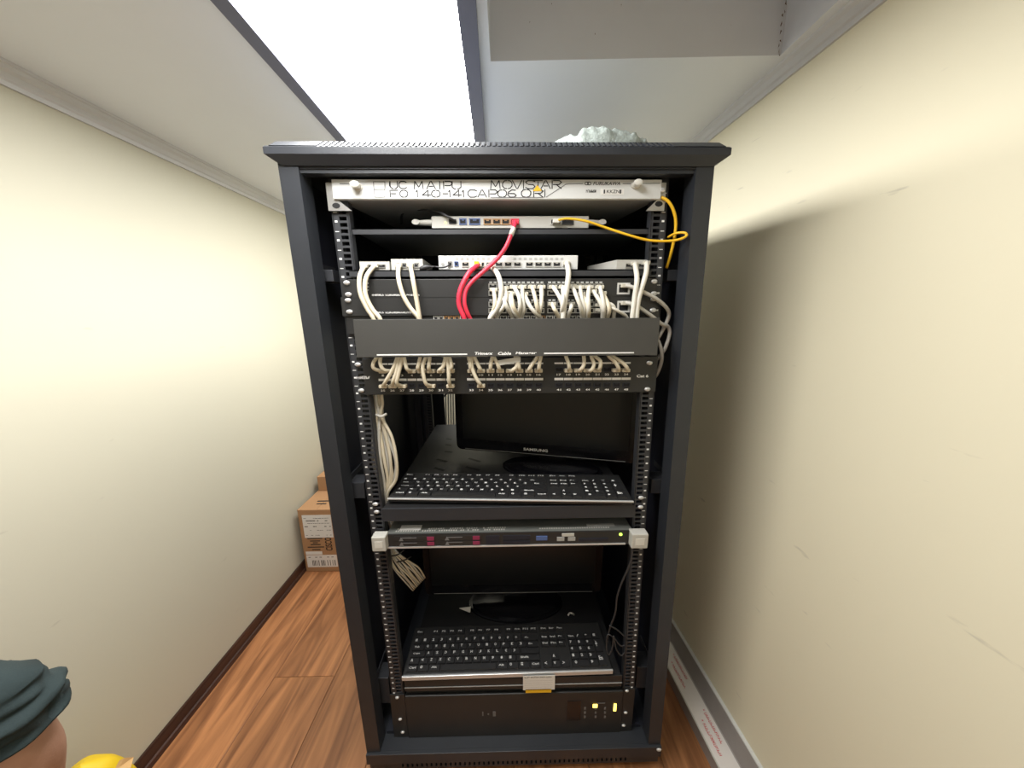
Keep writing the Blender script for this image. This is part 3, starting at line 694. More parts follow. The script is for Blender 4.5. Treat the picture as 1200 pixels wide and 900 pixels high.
# --- patch panel
YP = 0.8685
pp = root_at('patch_bay', 'black 48 port patch panel with white numbered strips', 'patch panel', 595, 460, YP)
A, B = P(424, 420.5, YP), P(768, 459.5, YP)
MB().box(A.x, B.x, YP, YP + 0.004, B.z, A.z, bev=0.001).build('front_panel', M_black, pp)
MB().box(A.x + 0.06, B.x - 0.06, YP + 0.004, YP + 0.06, B.z + 0.004, A.z - 0.004).build('jack_housing', M_rackin, pp)
for q in ((419.5, 427.2), (423.5, 457.6), (761, 425.2), (758.5, 456)): screw(pp, q[0], q[1], YP if q[0] > 425 else RY - 0.001)
GX = []
for g, (gx0, gx1) in enumerate(((443.2, 533.6), (547, 637), (649.5, 739.5))):
    for k in range(8): GX.append((gx0 + (gx1 - gx0) * k / 8, gx0 + (gx1 - gx0) * (k + 1) / 8))
def ppy(x, y): return y - (x - 443) * 0.0048        # panel edges drop a hair to the left
first = None
strip0 = port0 = None
for n_, (x0, x1) in enumerate(GX):
    for (ya, yb) in ((425.8, 427.6), (443.9, 446.4)):
        bx(MB(), x0 + 0.3, ppy(x0, ya), x1 - 0.5, ppy(x0, yb), YP - 0.0012, 0.0012).build('label_strip', M_paper, pp)
    for (ya, yb) in ((431.5, 436.8), (449.8, 454.6)):
        port(pp, x0 + 1.5, ppy(x0, ya), x1 - 1.7, ppy(x0, yb), YP, M_rackin)
mb = MB()
for n_, (x0, x1) in enumerate(GX):
    xc = (x0 + x1) / 2 - 0.2
    for num, (ya, yb) in ((n_ + 1, (438.9, 441.2)), (n_ + 25, (456.6, 458.9))):
        hw = 1.2 if num < 10 else 2.6
        ptext(mb, str(num), xc - hw, ppy(xc, ya), xc + hw, ppy(xc, yb), YP - 0.0006, 0.02)
ptext(mb, 'Cat 6', 746, 438.8, 760, 442.4, YP - 0.0006, 0.03)
dashes(mb, 418.5, 441, 434, 444, YP - 0.0006, 12, 7)
stuff(mb.build('port_numbers', M_print, pp))

# ------------------------------------------------------------------ patch cables
ONES = ['', 'one', 'two', 'three', 'four', 'five', 'six', 'seven', 'eight', 'nine', 'ten', 'eleven', 'twelve', 'thirteen', 'fourteen', 'fifteen', 'sixteen', 'seventeen', 'eighteen', 'nineteen']
def word(n): return ONES[n] if n < 20 else {2: 'twenty', 3: 'thirty', 4: 'forty'}[n // 10] + ('-' + ONES[n % 10] if n % 10 else '')
def cable(pts, r, m, label, group=None, plug0=None, plug1=None, name='patch_cable', plugm=None, d0=None, d1=None):
    """pts = measured (x, y, depth) points; plug0/plug1 = draw a moulded plug at the first / last point"""
    q = [P(*p) for p in pts]
    o = MB().tube(q, r, 8).build(name, m, loc=q[0]); tag(o, label, 'cable', group)
    for flag, a, b, dd in ((plug0, q[0], q[1], d0), (plug1, q[-1], q[-2], d1)):
        if not flag: continue
        w_, h_ = (0.0105, 0.0062) if flag == 'h' else (0.0085, 0.0065)
        mb = MB().box(a.x - w_, a.x + w_, a.y - 0.004, a.y + 0.012, a.z - h_ * .9, a.z + h_ * .6, bev=0.0018)
        mb.build('plug', plugm or M_plug, o)
    return o
CW = 0.0052
def port_px(n): x0, x1 = GX[(n - 1) % 24]; return (x0 + x1) / 2 - 0.2
PC = [  # patch panel port, way points below the cable manager
 (1, [(442.5, 417), (437.5, 425), (438.5, 432)]), (2, [(446, 417), (445.5, 426), (450, 433.5)]), (25, [(466, 417), (460.5, 432), (452, 447)]), (26, [(468, 417), (464, 437), (460.5, 447)]),
 (27, [(472, 417), (467, 438), (465, 449)]), (4, [(473.5, 418), (475.5, 428), (477.5, 433)]), (5, [(492.5, 417), (490.5, 427), (489.6, 432)]), (30, [(499.5, 417), (495.5, 428), (496.5, 441), (499.5, 450)]),
 (6, [(503.5, 417), (503, 425), (502.5, 432)]), (7, [(522, 418), (519.5, 429), (514.5, 434)]), (32, [(523.5, 417), (525.5, 432), (526.3, 447)]), (8, [(526.5, 418), (529, 427), (528.5, 432)]),
 (9, [(549, 417), (551, 426), (551.5, 432)]), (34, [(553, 417), (553.3, 431), (558.5, 444), (562.5, 450)]), (10, [(556, 418), (560, 427), (563, 433)]), (11, [(577, 417), (575.2, 426), (574.8, 432)]),
 (12, [(578.5, 417), (582.8, 426), (585, 432)]), (13, [(606.5, 418), (605.5, 429), (600.5, 434)]), (14, [(603.8, 417), (607.5, 426), (608.5, 432)]), (15, [(630, 417), (623.5, 427), (620, 433)]),
 (16, [(634, 417), (632.3, 425), (631.5, 432)]), (18, [(663, 416), (666, 425), (667, 431)]), (19, [(684, 416), (684.3, 427), (680.5, 433)]), (20, [(692.5, 416), (696, 427), (692.5, 434)]),
 (21, [(696.5, 416), (703.5, 423), (703, 431)]), (23, [(712.5, 416), (720.5, 424), (725, 432)]), (24, [(717.5, 416), (729.5, 425), (735, 431.5)])]
for n_, wp in PC:
    x = port_px(n_); lower = n_ > 24
    ye = ppy(x, 452.6 if lower else 435.0)
    m_ = len(wp)
    pts = [(wp[0][0], wp[0][1] - 12, 0.850)] + [(a, b, 0.848 - 0.012 * math.sin(math.pi * (i + .6) / (m_ + .8))) for i, (a, b) in enumerate(wp)] + [(x, ye, 0.8565)]
    cable(pts, CW * 0.95, M_cab, 'cream patch cable in %s row port %s of the patch panel, %s' % ('lower' if lower else 'upper', word(n_), 'bent left' if wp[-1][0] < wp[0][0] - 2.5 else 'slanting right' if wp[-1][0] > wp[0][0] + 2.5 else 'hanging straight'), 'patch panel cables', plug1='h', plugm=M_cab)
# paper flag tied round the cables of the patch panel
mb = MB(); a, b, c, d = P(583.5, 422.5, .835), P(610, 418, .832), P(610, 424, .832), P(584, 428.5, .835)
f_ = mb.add([a, b, c, d] + [p + Vector((0, .0016, 0)) for p in (a, b, c, d)], [(0, 1, 2, 3), (4, 5, 6, 7), (0, 1, 5, 4), (1, 2, 6, 5), (2, 3, 7, 6), (3, 0, 4, 7)]).build('cable_tag', M_wplastic)
tag(f_, 'blank cream cable flag tied below the Cable Manager lettering', 'tag')

SWC = [  # cables of the rack switches: points (x, y); first is the plug
 ([(578.5, 339), (580, 351), (579, 362), (575, 371)], 'white cable in the first port column of the upper rack switch'),
 ([(591.5, 337), (593, 348), (590, 360), (583, 370)], 'white cable in the second port column, curving back to the left'),
 ([(591, 343.5), (591, 352), (594.5, 361), (600, 371)], 'white cable of the second port column, curving to the right'),
 ([(594, 343), (597, 353), (602.5, 366), (607, 373)], 'white cable left of the third port column, crossing behind'),
 ([(599, 343.5), (600, 352), (603, 363), (608.5, 372)], 'white cable in the lower jack of the third port column'),
 ([(602, 336), (608, 347), (609.5, 360), (607.5, 371)], 'white cable in the upper jack of the third port column'),
 ([(612, 336), (612.7, 351), (613.8, 363), (611, 372)], 'straight white cable in the fourth port column'),
 ([(614.5, 344), (619.5, 356), (626.5, 366), (634, 373)], 'white cable below the fourth port column, slanting far right'),
 ([(623.5, 336), (627.5, 350), (630, 362), (632, 371)], 'white cable in the fifth port column'),
 ([(634.5, 336), (634.6, 351), (633, 363), (630, 371)], 'white cable in the sixth port column'),
 ([(648, 336), (655, 347), (658.5, 356), (660.5, 371)], 'white cable in the first port after the gap, slanting right'),
 ([(659.5, 336), (660, 348), (659, 360), (658, 372)], 'white cable behind the one dropping from the white switch'),
 ([(647, 356), (650, 363), (654.5, 372)], 'short white cable from the lower switch, first port after the gap'),
 ([(669, 355.5), (669.3, 361), (665.5, 372)], 'short white cable with a round boot in the lower switch'),
 ([(670.5, 335), (675.5, 347), (680.5, 361), (682.5, 373)], 'white cable in the third port after the gap'),
 ([(679.5, 336), (682, 350), (685, 363), (684, 373)], 'white cable in the fourth port after the gap'),
 ([(681.5, 344), (687.5, 355), (690, 365), (689.5, 373)], 'white cable in the lower jack of the fourth port after the gap'),
 ([(690.5, 336), (689.2, 348), (690, 362), (688, 373)], 'white cable in the fifth port after the gap'),
 ([(695, 341), (701.5, 351), (706, 362), (706, 373)], 'white cable in the lower jack of the fifth port after the gap'),
 ([(703, 336), (706, 349), (708, 362), (707.4, 373)], 'greenish white cable in the sixth port after the gap'),
 ([(706, 343), (712, 355), (714, 364), (711.7, 373)], 'white cable bowing right beside the sixth port after the gap'),
 ([(703, 357), (713, 356), (719.5, 361), (719, 373)], 'white cable hooking right out of the lower switch'),
 ([(703, 363), (716, 361), (725, 365), (735, 372)], 'thin white cable running flat to the right above the cable manager')]
for i, (pts, lab) in enumerate(SWC):
    n_ = len(pts); q = []
    for k, (x, y) in enumerate(pts):
        t = k / (n_ - 1); q.append((x, y, 0.858 - 0.022 * math.sin(math.pi * min(1, t * 0.9)) - 0.004 * (i % 3) * math.sin(math.pi * t)))
    q.append((pts[-1][0], 384, 0.848))
    cable(q, CW * (0.8 if i == 22 else 1.0), M_cabw if i % 4 else M_cab, lab, 'rack switch cables', plug0='h')
# cables from the second shelf
def drop(pts, lab, m=M_cabw, r=0.0056, Y0=0.878, plugs='v', grp='cables from the second shelf'):
    n_ = len(pts); q = [(x, y, Y0 - (Y0 - 0.838) * math.sin(math.pi / 2 * min(1, 2.2 * k / (n_ - 1)))) for k, (x, y) in enumerate(pts)]
    q.append((pts[-1][0] + 1, 385, 0.845))
    return cable(q, r, m, lab, grp, plug0=plugs)
drop([(427, 311.5), (421.5, 325), (422.3, 344), (430, 361), (438, 374)], 'outer of the two cream cables from the leftmost media converter', M_cab)
drop([(439, 311), (429.3, 325), (428.3, 344), (435.5, 361), (445.5, 374)], 'inner of the two cream cables from the leftmost media converter', M_cab)
drop([(467, 311), (467, 326), (472.5, 346), (481, 361), (491, 373.5)], 'bowed cream cable from the second media converter', M_cab)
drop([(480.6, 310.5), (483.7, 326), (488, 350), (492, 374)], 'straight cream cable from the second media converter', M_cab)
drop([(744, 308.5), (746.4, 327), (743.7, 348), (741, 373)], 'left of the two white cables from the right hand converter', r=0.0062)
drop([(758, 307.5), (756.9, 321), (750, 344), (746.9, 360), (746, 373)], 'right of the two white cables from the right hand converter', r=0.0062)
drop([(575, 311), (583.5, 322), (587.5, 338), (586, 352), (580.5, 364), (574.5, 373)], 'thick white cable from the white switch, looping left', r=0.0066)
drop([(664, 308), (666.3, 320), (664.3, 338), (661.2, 358), (660, 373)], 'thick white cable from the last port of the white switch', r=0.0066)
drop([(561, 310), (549.5, 320), (539.5, 340), (538, 357), (544, 373)], 'left of the two red cables, plugged into the white switch', M_red, 0.006)
rq = [(604, 260, .888), (602.3, 266, .872), (598.5, 276, .866), (593, 289, .860), (583, 303, .860), (568, 317, .85), (553.5, 330, .845), (546, 341, .842), (544.5, 355, .838), (548, 367, .84), (552, 376, .845), (553, 385, .846)]
ro = cable(rq, 0.0052, M_red, 'long red cable from the red router jack down past the white switch', 'cables from the second shelf', plug0='v', plugm=M_red)
MB().tube([P(602, 267.2, .871), P(598.7, 275.6, .866)], 0.0062, 10, sub=1).build('boot', M_cabw, ro)
# grey cables looping over the right hand rail
cable([(733, 334.5, .858), (741, 336.5, .852), (755, 342.7, .848), (768, 349.5, .85), (779.5, 359, .862), (784, 367.5, .875), (781, 378, .885), (773, 393, .89), (766, 404, .895)], 0.0050, M_cabg, 'grey uplink cable of the upper switch, looping furthest right', 'right hand loops', plug0='h')
cable([(733, 355, .858), (741, 356.5, .852), (750, 361, .848), (763, 370, .855), (775, 379.3, .87), (783, 383, .882), (784.5, 392, .888), (779, 409, .893), (770, 421, .90)], 0.0050, M_cabg, 'grey uplink cable of the lower switch, passing over the rail', 'right hand loops', plug0='h')
cable([(765, 392, .892), (771, 399, .89), (775.3, 412, .888), (775, 424, .89), (770.5, 437, .90), (765, 445, .915)], 0.0052, M_cabg, 'grey cable bulging out beside the right end of the cable manager', 'right hand loops')
# yellow fibre
cable([(652, 258.5, .888), (664, 256.2, .880), (686, 259, .875), (709, 266.5, .875), (735, 275, .86), (760, 281.5, .855), (783, 282.5, .845), (798, 280, .835), (804.5, 276, .832), (802, 272.8, .835), (792, 273.5, .85), (783, 278, .875)], 0.0030, M_yellow, 'thin yellow fibre lead drooping from the router to the right post', 'yellow fibre leads', plug0='v', plugm=M_wplastic, name='fibre_cable')
cable([(775, 231, .868), (783, 236, .862), (789, 246, .862), (792, 260, .866), (790.5, 278, .872), (786, 298, .885), (781, 314, .90)], 0.0038, M_yellow, 'yellow fibre lead curving down from the end of the fibre tray', 'yellow fibre leads', name='fibre_cable')
# thick bundle of cream cables inside the left rail
rb = random.Random(11)
for k in range(11):
    t = k / 10
    yj = 0.905 + 0.03 * rb.random()
    pts = [(437 + 10 * t, 462, yj), (439 + 9 * t, 474, yj), (441 + 7 * t + rb.uniform(-2, 2), 488, yj), (435.5 + 22 * t + rb.uniform(-2, 2), 512, yj - .006), (437 + 28 * t + rb.uniform(-2, 2), 541, yj - .008), (444 + 18 * t + rb.uniform(-2, 2), 562, yj), (450 + 4 * t, 580, yj + .006), (455 + 6 * t, 606, yj + 0.02), (460 + 5 * t, 625, yj + 0.03)]
    cable(pts, 0.0046, M_cab if k % 3 else M_cabg, 'cream cable in the thick bundle beside the left rail above the keyboard', 'thick cable bundle')
tie = MB().tube([P(441, 486, .895), P(447, 488, .888), P(453, 485, .898)], 0.004, 8).build('cable_tie', M_cabg); tag(tie, 'grey tie round the neck of the thick cable bundle', 'cable tie')
for k in range(10):
    t = k / 9; e_ = 1.4 * math.sin(k * 2.3)
    pts = [(455 + 4 * t, 640, .95), (457 + 13 * t, 655 - 5 * t + e_, .935), (463 + 19 * t, 668 - 10 * t + e_, .93 + .02 * t), (473 + 18 * t, 680 - 13 * t - e_, .95), (484 + 14 * t, 692 - 15 * t, .99)]
    cable(pts, 0.0026, M_cab if k % 2 else M_cabg, 'thin cream cable fanning out of the bundle below the rack server', 'thin cable fan')
for k in range(2):
    o = MB().tube([P(456 + 9 * k, 652 + 7 * k, .925), P(466 + 9 * k, 650 + 6 * k, .912), P(474 + 8 * k, 644 + 8 * k, .925)], 0.0022, 6).build('cable_strap', M_blkcab)
    tag(o, ('upper' if not k else 'lower') + ' black strap round the thin cable fan below the server', 'cable tie')
# beige trunk cables hanging at the back of the rack, seen past the monitor
for k in range(9):
    x = 511 + k * 2.9
    cable([(x, 440, 1.80), (x - .3, 462, 1.80), (x, 485, 1.80), (x + .3, 515, 1.80)], 0.0052, M_cabw, 'beige trunk cable hanging at the back of the rack left of the monitor', 'beige trunk cables')
o = MB().tube([P(528, 457, 1.77), P(519, 466, 1.765), P(516, 474, 1.765), P(512, 478, 1.77)], 0.006, 6).build('cable_strap', M_blkcab); tag(o, 'black strap slung round the beige trunk cables at the back', 'cable tie')
# thin black lead from the server handle to the coil by the right rail
cable([(739, 633, .855), (741, 645, .848), (738, 661, .85), (728, 684, .86), (723, 700, .87), (721, 718, .88), (715, 735, .89), (711, 752, .90)], 0.0030, M_blkcab, 'black lead hanging from the server handle beside the right rail', None, name='lead')
cable([(714, 733, .885), (722, 737, .885), (731, 745, .885), (738, 751, .89), (728, 757, .885), (720, 748, .885), (712, 744, .885), (711, 760, .885), (714, 767, .88), (718, 757, .88), (719, 745, .88), (722, 760, .88), (728, 768, .88), (734, 762, .88)], 0.0024, M_blkcab, 'tangled coil of thin black lead by the right rail above the lower keyboard', None, name='lead')
# ------------------------------------------------------------------ keyboard shelves, keyboards, monitors
def slots(mb, z, rows):
    for (x0, y0, x1, y1) in rows:
        a, b = PZ(x0, y0, z), PZ(x1, y1, z); d = (b - a).normalized(); s = d.cross(UZ) * 0.006
        mb.add([a - s, b - s, b + s, a + s], [(0, 1, 2, 3)])
SZ1 = 1.000
k1 = thing('keyboard_shelf', 'deep black vented shelf carrying the upper keyboard and monitor', 'shelf', (0.0, 0.87, SZ1))
zx = lambda z, s: (-0.375 if s < 0 else 0.365) + lean(z)
MB().box(zx(SZ1, -1), zx(SZ1, 1), 0.868, 1.62, SZ1 - 0.003, SZ1).build('shelf_plate', M_plate, k1)
MB().box(zx(SZ1, -1) - 0.004, zx(SZ1, 1) + 0.004, 0.864, 0.868, SZ1 - 0.040, SZ1 + 0.001, bev=0.001).build('front_lip', M_rack, k1)
mb = MB(); slots(mb, SZ1 + 0.0008, ((509, 548, 521, 551.5), (546, 547, 562, 551), (512, 538, 524, 541), (549, 537, 563, 541), (521, 529, 530, 530), (522, 521, 529, 522), (523, 514, 529, 515)))
stuff(mb.build('vent_slots', M_dark, k1))  # dark quads on the plate imitate the shade of open slots
for q in ((440, 590.5), (441.5, 599.5), (751, 583), (750.5, 594)): screw(k1, q[0], q[1], RY - 0.001)
LAY = [[(0, 1, 'Esc'), (2, 1, 'F1'), (3, 1, 'F2'), (4, 1, 'F3'), (5, 1, 'F4'), (6.5, 1, 'F5'), (7.5, 1, 'F6'), (8.5, 1, 'F7'), (9.5, 1, 'F8'), (11, 1, 'F9'), (12, 1, 'F10'), (13, 1, 'F11'), (14, 1, 'F12')],
 [(i, 1, c) for i, c in enumerate('|1234567890?')] + [(12, 1, '+'), (13, 2, '<-')], [(0, 1.5, 'Tab')] + [(1.5 + i, 1, c) for i, c in enumerate('QWERTYUIOP')] + [(11.5, 1, '['), (12.5, 1, ']'), (13.5, 1.5, 'En')],
 [(0, 1.75, 'Caps')] + [(1.75 + i, 1, c) for i, c in enumerate('ASDFGHJKL')] + [(10.75, 1, '{'), (11.75, 1, '}'), (12.75, 2.25, '')], [(0, 1.25, '^'), (1.25, 1, '<')] + [(2.25 + i, 1, c) for i, c in enumerate('ZXCVBNM')] + [(9.25, 1, ','), (10.25, 1, '.'), (11.25, 1, '-'), (12.25, 2.75, 'Shift')],
 [(0, 1.25, 'Ctrl'), (1.25, 1.25, 'o'), (2.5, 1.25, 'Alt'), (3.75, 6.25, ''), (10, 1.25, 'Alt'), (11.25, 1.25, 'o'), (12.5, 1.25, '='), (13.75, 1.25, 'Ctrl')]]
NAV = [(15.25, 5, 'Prt'), (16.25, 5, 'Scr'), (17.25, 5, 'Pau'), (15.25, 4, 'Ins'), (16.25, 4, 'Ini'), (17.25, 4, 'Pg'), (15.25, 3, 'Del'), (16.25, 3, 'Fin'), (17.25, 3, 'Pg'), (16.25, 1, '^'), (15.25, 0, '<'), (16.25, 0, 'v'), (17.25, 0, '>')]
NUM = [(18.5, 4, 'Num'), (19.5, 4, '/'), (20.5, 4, '*'), (21.5, 4, '-'), (18.5, 3, '7'), (19.5, 3, '8'), (20.5, 3, '9'), (18.5, 2, '4'), (19.5, 2, '5'), (20.5, 2, '6'), (18.5, 1, '1'), (19.5, 1, '2'), (20.5, 1, '3')]
KEYM = {}
def keyboard(label, left, right, z, depth, tilt, trim, bar):
    """left/right = front corners in plan; built around the front left corner, then turned into place"""
    L = Vector((left[0], left[1], z)); Rv = Vector((right[0], right[1], z)); W = (Rv - L).length
    r = thing('keyboard', label, 'keyboard', L)
    yaw = math.atan2(Rv.y - L.y, Rv.x - L.x)
    r.rotation_euler = (tilt, 0, yaw)
    ORIG[r.name] = Vector()                   # children below use local coordinates
    h = 0.016
    mb = MB().box(0, W, 0.004, depth, 0, h, bev=0.004); mb.build('case', M_black, r)
    MB().box(0.0, W, 0, 0.0055, h * (0.72 if not bar else 0.0), h * 1.0, bev=0.0012).build('front_trim', trim, r)
    u = (W - 0.024) / 22.5; ry = (depth - 0.026) / 6.4; x0 = 0.012; leg = MB()
    def key(x, row, w_, txt, hgt=1):
        y = 0.013 + row * ry + (0.4 * ry if row == 5 else 0)
        k = (round(w_ * u, 5), round(hgt * ry, 5))
        kw, kh = k[0] - 0.0022, k[1] - 0.0016
        loc = Vector((x0 + x * u, y, h))
        if k not in KEYM:
            t = 0.0016
            mb = MB().add([(0, 0, 0), (kw, 0, 0), (kw, kh, 0), (0, kh, 0), (t, t, 0.006), (kw - t, t, 0.006), (kw - t, kh - t * 1.3, 0.006), (t, kh - t * 1.3, 0.006)], [(4, 5, 6, 7), (0, 1, 5, 4), (1, 2, 6, 5), (2, 3, 7, 6), (3, 0, 4, 7)])
            o = mb.build('key', M_key, r, loc=(0, 0, 0)); o.location = loc; KEYM[k] = o
        else:
            o = bpy.data.objects.new('key', KEYM[k].data); C.objects.link(o); o.parent = r; o.location = loc
        if txt:
            n_ = len(txt); tw = min(kw * .8, u * (0.26 if n_ == 1 else 0.17 * n_ + .1)); th = kh * (0.42 if n_ == 1 else 0.30)
            leg.text(txt, loc + Vector((kw * .16, kh * .40, 0.0064)), UX, UY, tw, th, 0.03)
    for ri, row in enumerate(LAY):
        for (x, w_, t) in row: key(x, 5 - ri, w_, t)
    for (x, row, t) in NAV: key(x, row, 1, t)
    for (x, row, t) in NUM: key(x, row, 1, t)
    key(18.5, 0, 2, '0'); key(20.5, 0, 1, ','); key(21.5, 2, 1, '+', 2); key(21.5, 0, 1, 'En', 2)
    stuff(leg.build('key_legends', M_kprint if bar else M_print, r))
    return r
keyboard('black keyboard with a thin silver front edge on the upper shelf', (-0.358, 0.885), (0.366, 0.850), SZ1 + 0.006, 0.150, 0.05, M_silver, False)
# upper monitor
def monitor(label, bl, br_, zb, hgt, base_c, brand, shelf_z, chin=0.045, tiltback=0.0):
    """bl / br_ plan positions of the lower front corners"""
    L = Vector((bl[0], bl[1], zb)); Rr = Vector((br_[0], br_[1], zb)); W = (Rr - L).length
    r = thing('monitor', label, 'monitor', L)
    r.rotation_euler = (tiltback, 0, math.atan2(Rr.y - L.y, Rr.x - L.x)); ORIG[r.name] = Vector()
    c = 0.02
    mb = MB()
    def rr(x0, x1, z0, z1, rad):
        out = []
        for cx_, cz_, a0 in ((x1 - rad, z1 - rad, 0), (x0 + rad, z1 - rad, 90), (x0 + rad, z0 + rad, 180), (x1 - rad, z0 + rad, 270)):
            for k in range(5): a = math.radians(a0 + k * 22.5); out.append((cx_ + rad * math.cos(a), cz_ + rad * math.sin(a)))
        return out
    mb.prism_y(rr(0, W, 0, hgt, c), 0, 0.022); mb.prism_y(rr(0.05, W - 0.05, 0.03, hgt - 0.03, c), 0.022, 0.045)
    mb.build('bezel', M_gloss, r)
    MB().box(0.028, W - 0.028, -0.0012, 0.0, chin, hgt - 0.022).build('screen', M_screen, r)
    MB().box(0.035, W - 0.035, -0.001, 0.0005, 0.0035, 0.0050).build('chin_line', M_pgrey, r)
    if brand: MB().text(brand, (W * .40, -0.0016, chin * .36), UX, UZ, W * .137, chin * .24, 0.03).build('brand_name', M_print, r)
    rot = Matrix.Rotation(-r.rotation_euler.z, 3, 'Z')
    bc = rot @ (Vector((base_c[0], base_c[1], shelf_z)) - L)
    MB().disc(bc, 'z', W * .27, W * .13, 0.008, 32).disc(bc + Vector((0, 0, 0.008)), 'z', W * .25, W * .115, 0.008, 32, dome=0.006).build('stand_base', M_gloss, r)
    MB().box(bc.x - 0.05, bc.x + 0.05, 0.03, 0.055, bc.z + 0.012, 0.12, bev=0.004).build('stand_neck', M_gloss, r)
    return r
monitor('black widescreen monitor above the upper keyboard', (-0.199, 1.215), (0.452, 1.060), 1.038, 0.32, (0.16, 1.10), 'SAMSUNG', SZ1 + 0.0005)
# lower shelf, keyboard and monitor
SZ2 = 0.362
k2 = thing('keyboard_shelf', 'deep black shelf carrying the lower keyboard just above the power supply', 'shelf', (0.0, 0.87, SZ2))
MB().box(zx(SZ2, -1) + 0.01, zx(SZ2, 1) - 0.008, 0.872, 1.62, SZ2 - 0.003, SZ2).build('shelf_plate', M_plate, k2)
MB().box(zx(SZ2, -1) + 0.004, zx(SZ2, 1) - 0.004, 0.868, 0.872, SZ2 - 0.046, SZ2, bev=0.001).build('front_lip', M_black, k2)
MB().box(zx(SZ2, -1) + 0.004, zx(SZ2, 1) - 0.004, 0.866, 0.868, SZ2 - 0.030, SZ2 - 0.028).build('fold_line', M_pgrey, k2)
a, b = P(470, 791.5, 0.858), P(719, 785.5, 0.862)
keyboard('black keyboard with a broad silver front bar on the lower shelf', (a.x, 0.860), (b.x, 0.866), SZ2 + 0.010, 0.172, 0.04, M_silver, True)
monitor('dark switched-off monitor below the rack server', (-0.345, 1.155), (0.385, 1.150), 0.418, 0.30, (0.03, 1.16), None, SZ2 + 0.0005)
a = [PZ(538, 713, SZ2 + .05), PZ(551, 711.5, SZ2 + .05), PZ(550.5, 718, SZ2 + 0.02)]
tag(MB().add(a + [p + Vector((0.002, .004, -.001)) for p in a], [(0, 1, 2), (3, 4, 5), (0, 1, 4, 3), (1, 2, 5, 4), (2, 0, 3, 5)]).build('paper_scrap', M_paper), 'small torn triangle of pale paper under the lower monitor', 'paper')
p = PZ(669, 722, SZ2 + 0.002)
tag(MB().tube([p + Vector((-0.012, 0, 0.003)), p + Vector((-0.004, 0.004, 0.010)), p + Vector((0.006, 0, 0.012)), p + Vector((0.013, 0.003, 0.003))], 0.0035, 6).build('adhesive_lump', M_cabg), 'small grey lump on the lower shelf behind the keyboard', 'scrap')

# --- rack server between the two keyboard places
YV = 0.858
sv = root_at('rack_server', 'slim black rack server with a dusty steel lid and pale end latches', 'server', 595, 643, YV)
A, B = P(453, 626.5, YV), P(740, 641, YV)
szt, szb = A.z, A.z - 0.046
MB().box(A.x, B.x, YV + 0.004, YV + 0.62, szb, szt).build('chassis', M_galv, sv)
MB().box(A.x, B.x, YV, YV + 0.004, szb, szt - 0.001).build('front_panel', M_black, sv)
MB().box(A.x, B.x - 0.02, YV - 0.002, YV + 0.001, szb, szb + 0.005).build('lower_trim', M_silver, sv)
MB().box(A.x, B.x, YV + 0.105, YV + 0.108, szt, szt + 0.0025).build('lid_seam', M_zinc, sv)
def sq(mb, fx0, fx1, fz0, fz1, t=0.0015, mi=0): return mb.box(A.x + (B.x - A.x) * fx0, A.x + (B.x - A.x) * fx1, YV - t, YV, szb + 0.046 * fz0, szb + 0.046 * fz1, mi)
for gx in (0.03, 0.215):
    for (z0, z1) in ((.52, .86), (.16, .48)):
        c = sq(MB(), gx, gx + 0.165, z0, z1).build('drive_bay', M_black, sv)
        sq(MB(), gx + 0.132, gx + 0.160, z0 + .04, z1 - .04, .003).build('release_button', M_purple, c)
        sq(MB(), gx + 0.03, gx + 0.09, z0 + .20, z1 - .08, .002).build('handle', M_dprint, c)
        mb = MB(); q = Vector((A.x + (B.x - A.x) * (gx + .018), YV - .002, szb + 0.046 * (z0 + .02))); mb.add([q, q + Vector((.014, 0, 0)), q + Vector((.007, 0, .013))], [(0, 1, 2)]); mb.build('mark', M_dprint, c)
for i, (x0, x1, z0, z1, m) in enumerate(((.40, .455, .2, .8, M_rackin), (.47, .58, .5, .8, M_rackin), (.47, .58, .2, .42, M_rackin), (.605, .65, .42, .72, M_blue), (.69, .72, .35, .62, M_pgrey), (.735, .765, .35, .62, M_pgrey), (.71, .76, .68, .88, M_lgrey), (.78, .90, .3, .5, M_rackin))):
    sq(MB(), x0, x1, z0, z1, .0022).build(('connector' if m in (M_blue, M_pgrey, M_lgrey) else 'blank_cover'), m, sv)
p = Vector((A.x + (B.x - A.x) * .951, YV, szb + .034)); MB().disc(p, 'y', 0.005, 0.0045, 0.0015, 12).build('power_light', M_led_g, sv)
mb = MB(); rs = random.Random(3)
for row in range(2):
    for k in range(46):
        x = A.x + (B.x - A.x) * (0.03 + k * 0.0098 + 0.004 * row)
        if rs.random() < .85: mb.box(x, x + 0.004, YV + 0.012 + row * 0.009, YV + 0.018 + row * 0.009, szt, szt + 0.0006)
for k in range(30):
    x = A.x + (B.x - A.x) * (0.62 + k * 0.0098); mb.box(x, x + 0.004, YV + 0.014, YV + 0.019, szt, szt + 0.0006)
stuff(mb.build('lid_perforation', M_lgrey, sv))
a, b = PZ(468, 621.5, szt), PZ(495, 615.5, szt); MB().box(a.x, b.x, a.y, b.y, szt, szt + 0.0008).build('lid_label', M_paper, sv)
a, b = PZ(688, 617, szt), PZ(719, 613.5, szt); MB().box(a.x, b.x, a.y, b.y, szt, szt + 0.0008).build('lid_label', M_pgrey, sv)
for (x0, y0, x1, y1) in ((434.5, 630, 452.5, 646.5), (741, 626.5, 759, 643)):
    mb = bx(MB(), x0, y0, x1, y1, YV - 0.022, 0.03, bev=0.003); e = mb.build('latch', M_lgrey, sv)
    bx(MB(), x0 + 4, y0 + 5, x1 - 4, y1 - 4, YV - 0.0228, 0.001, bev=0.0003).build('badge', M_wplastic, e)

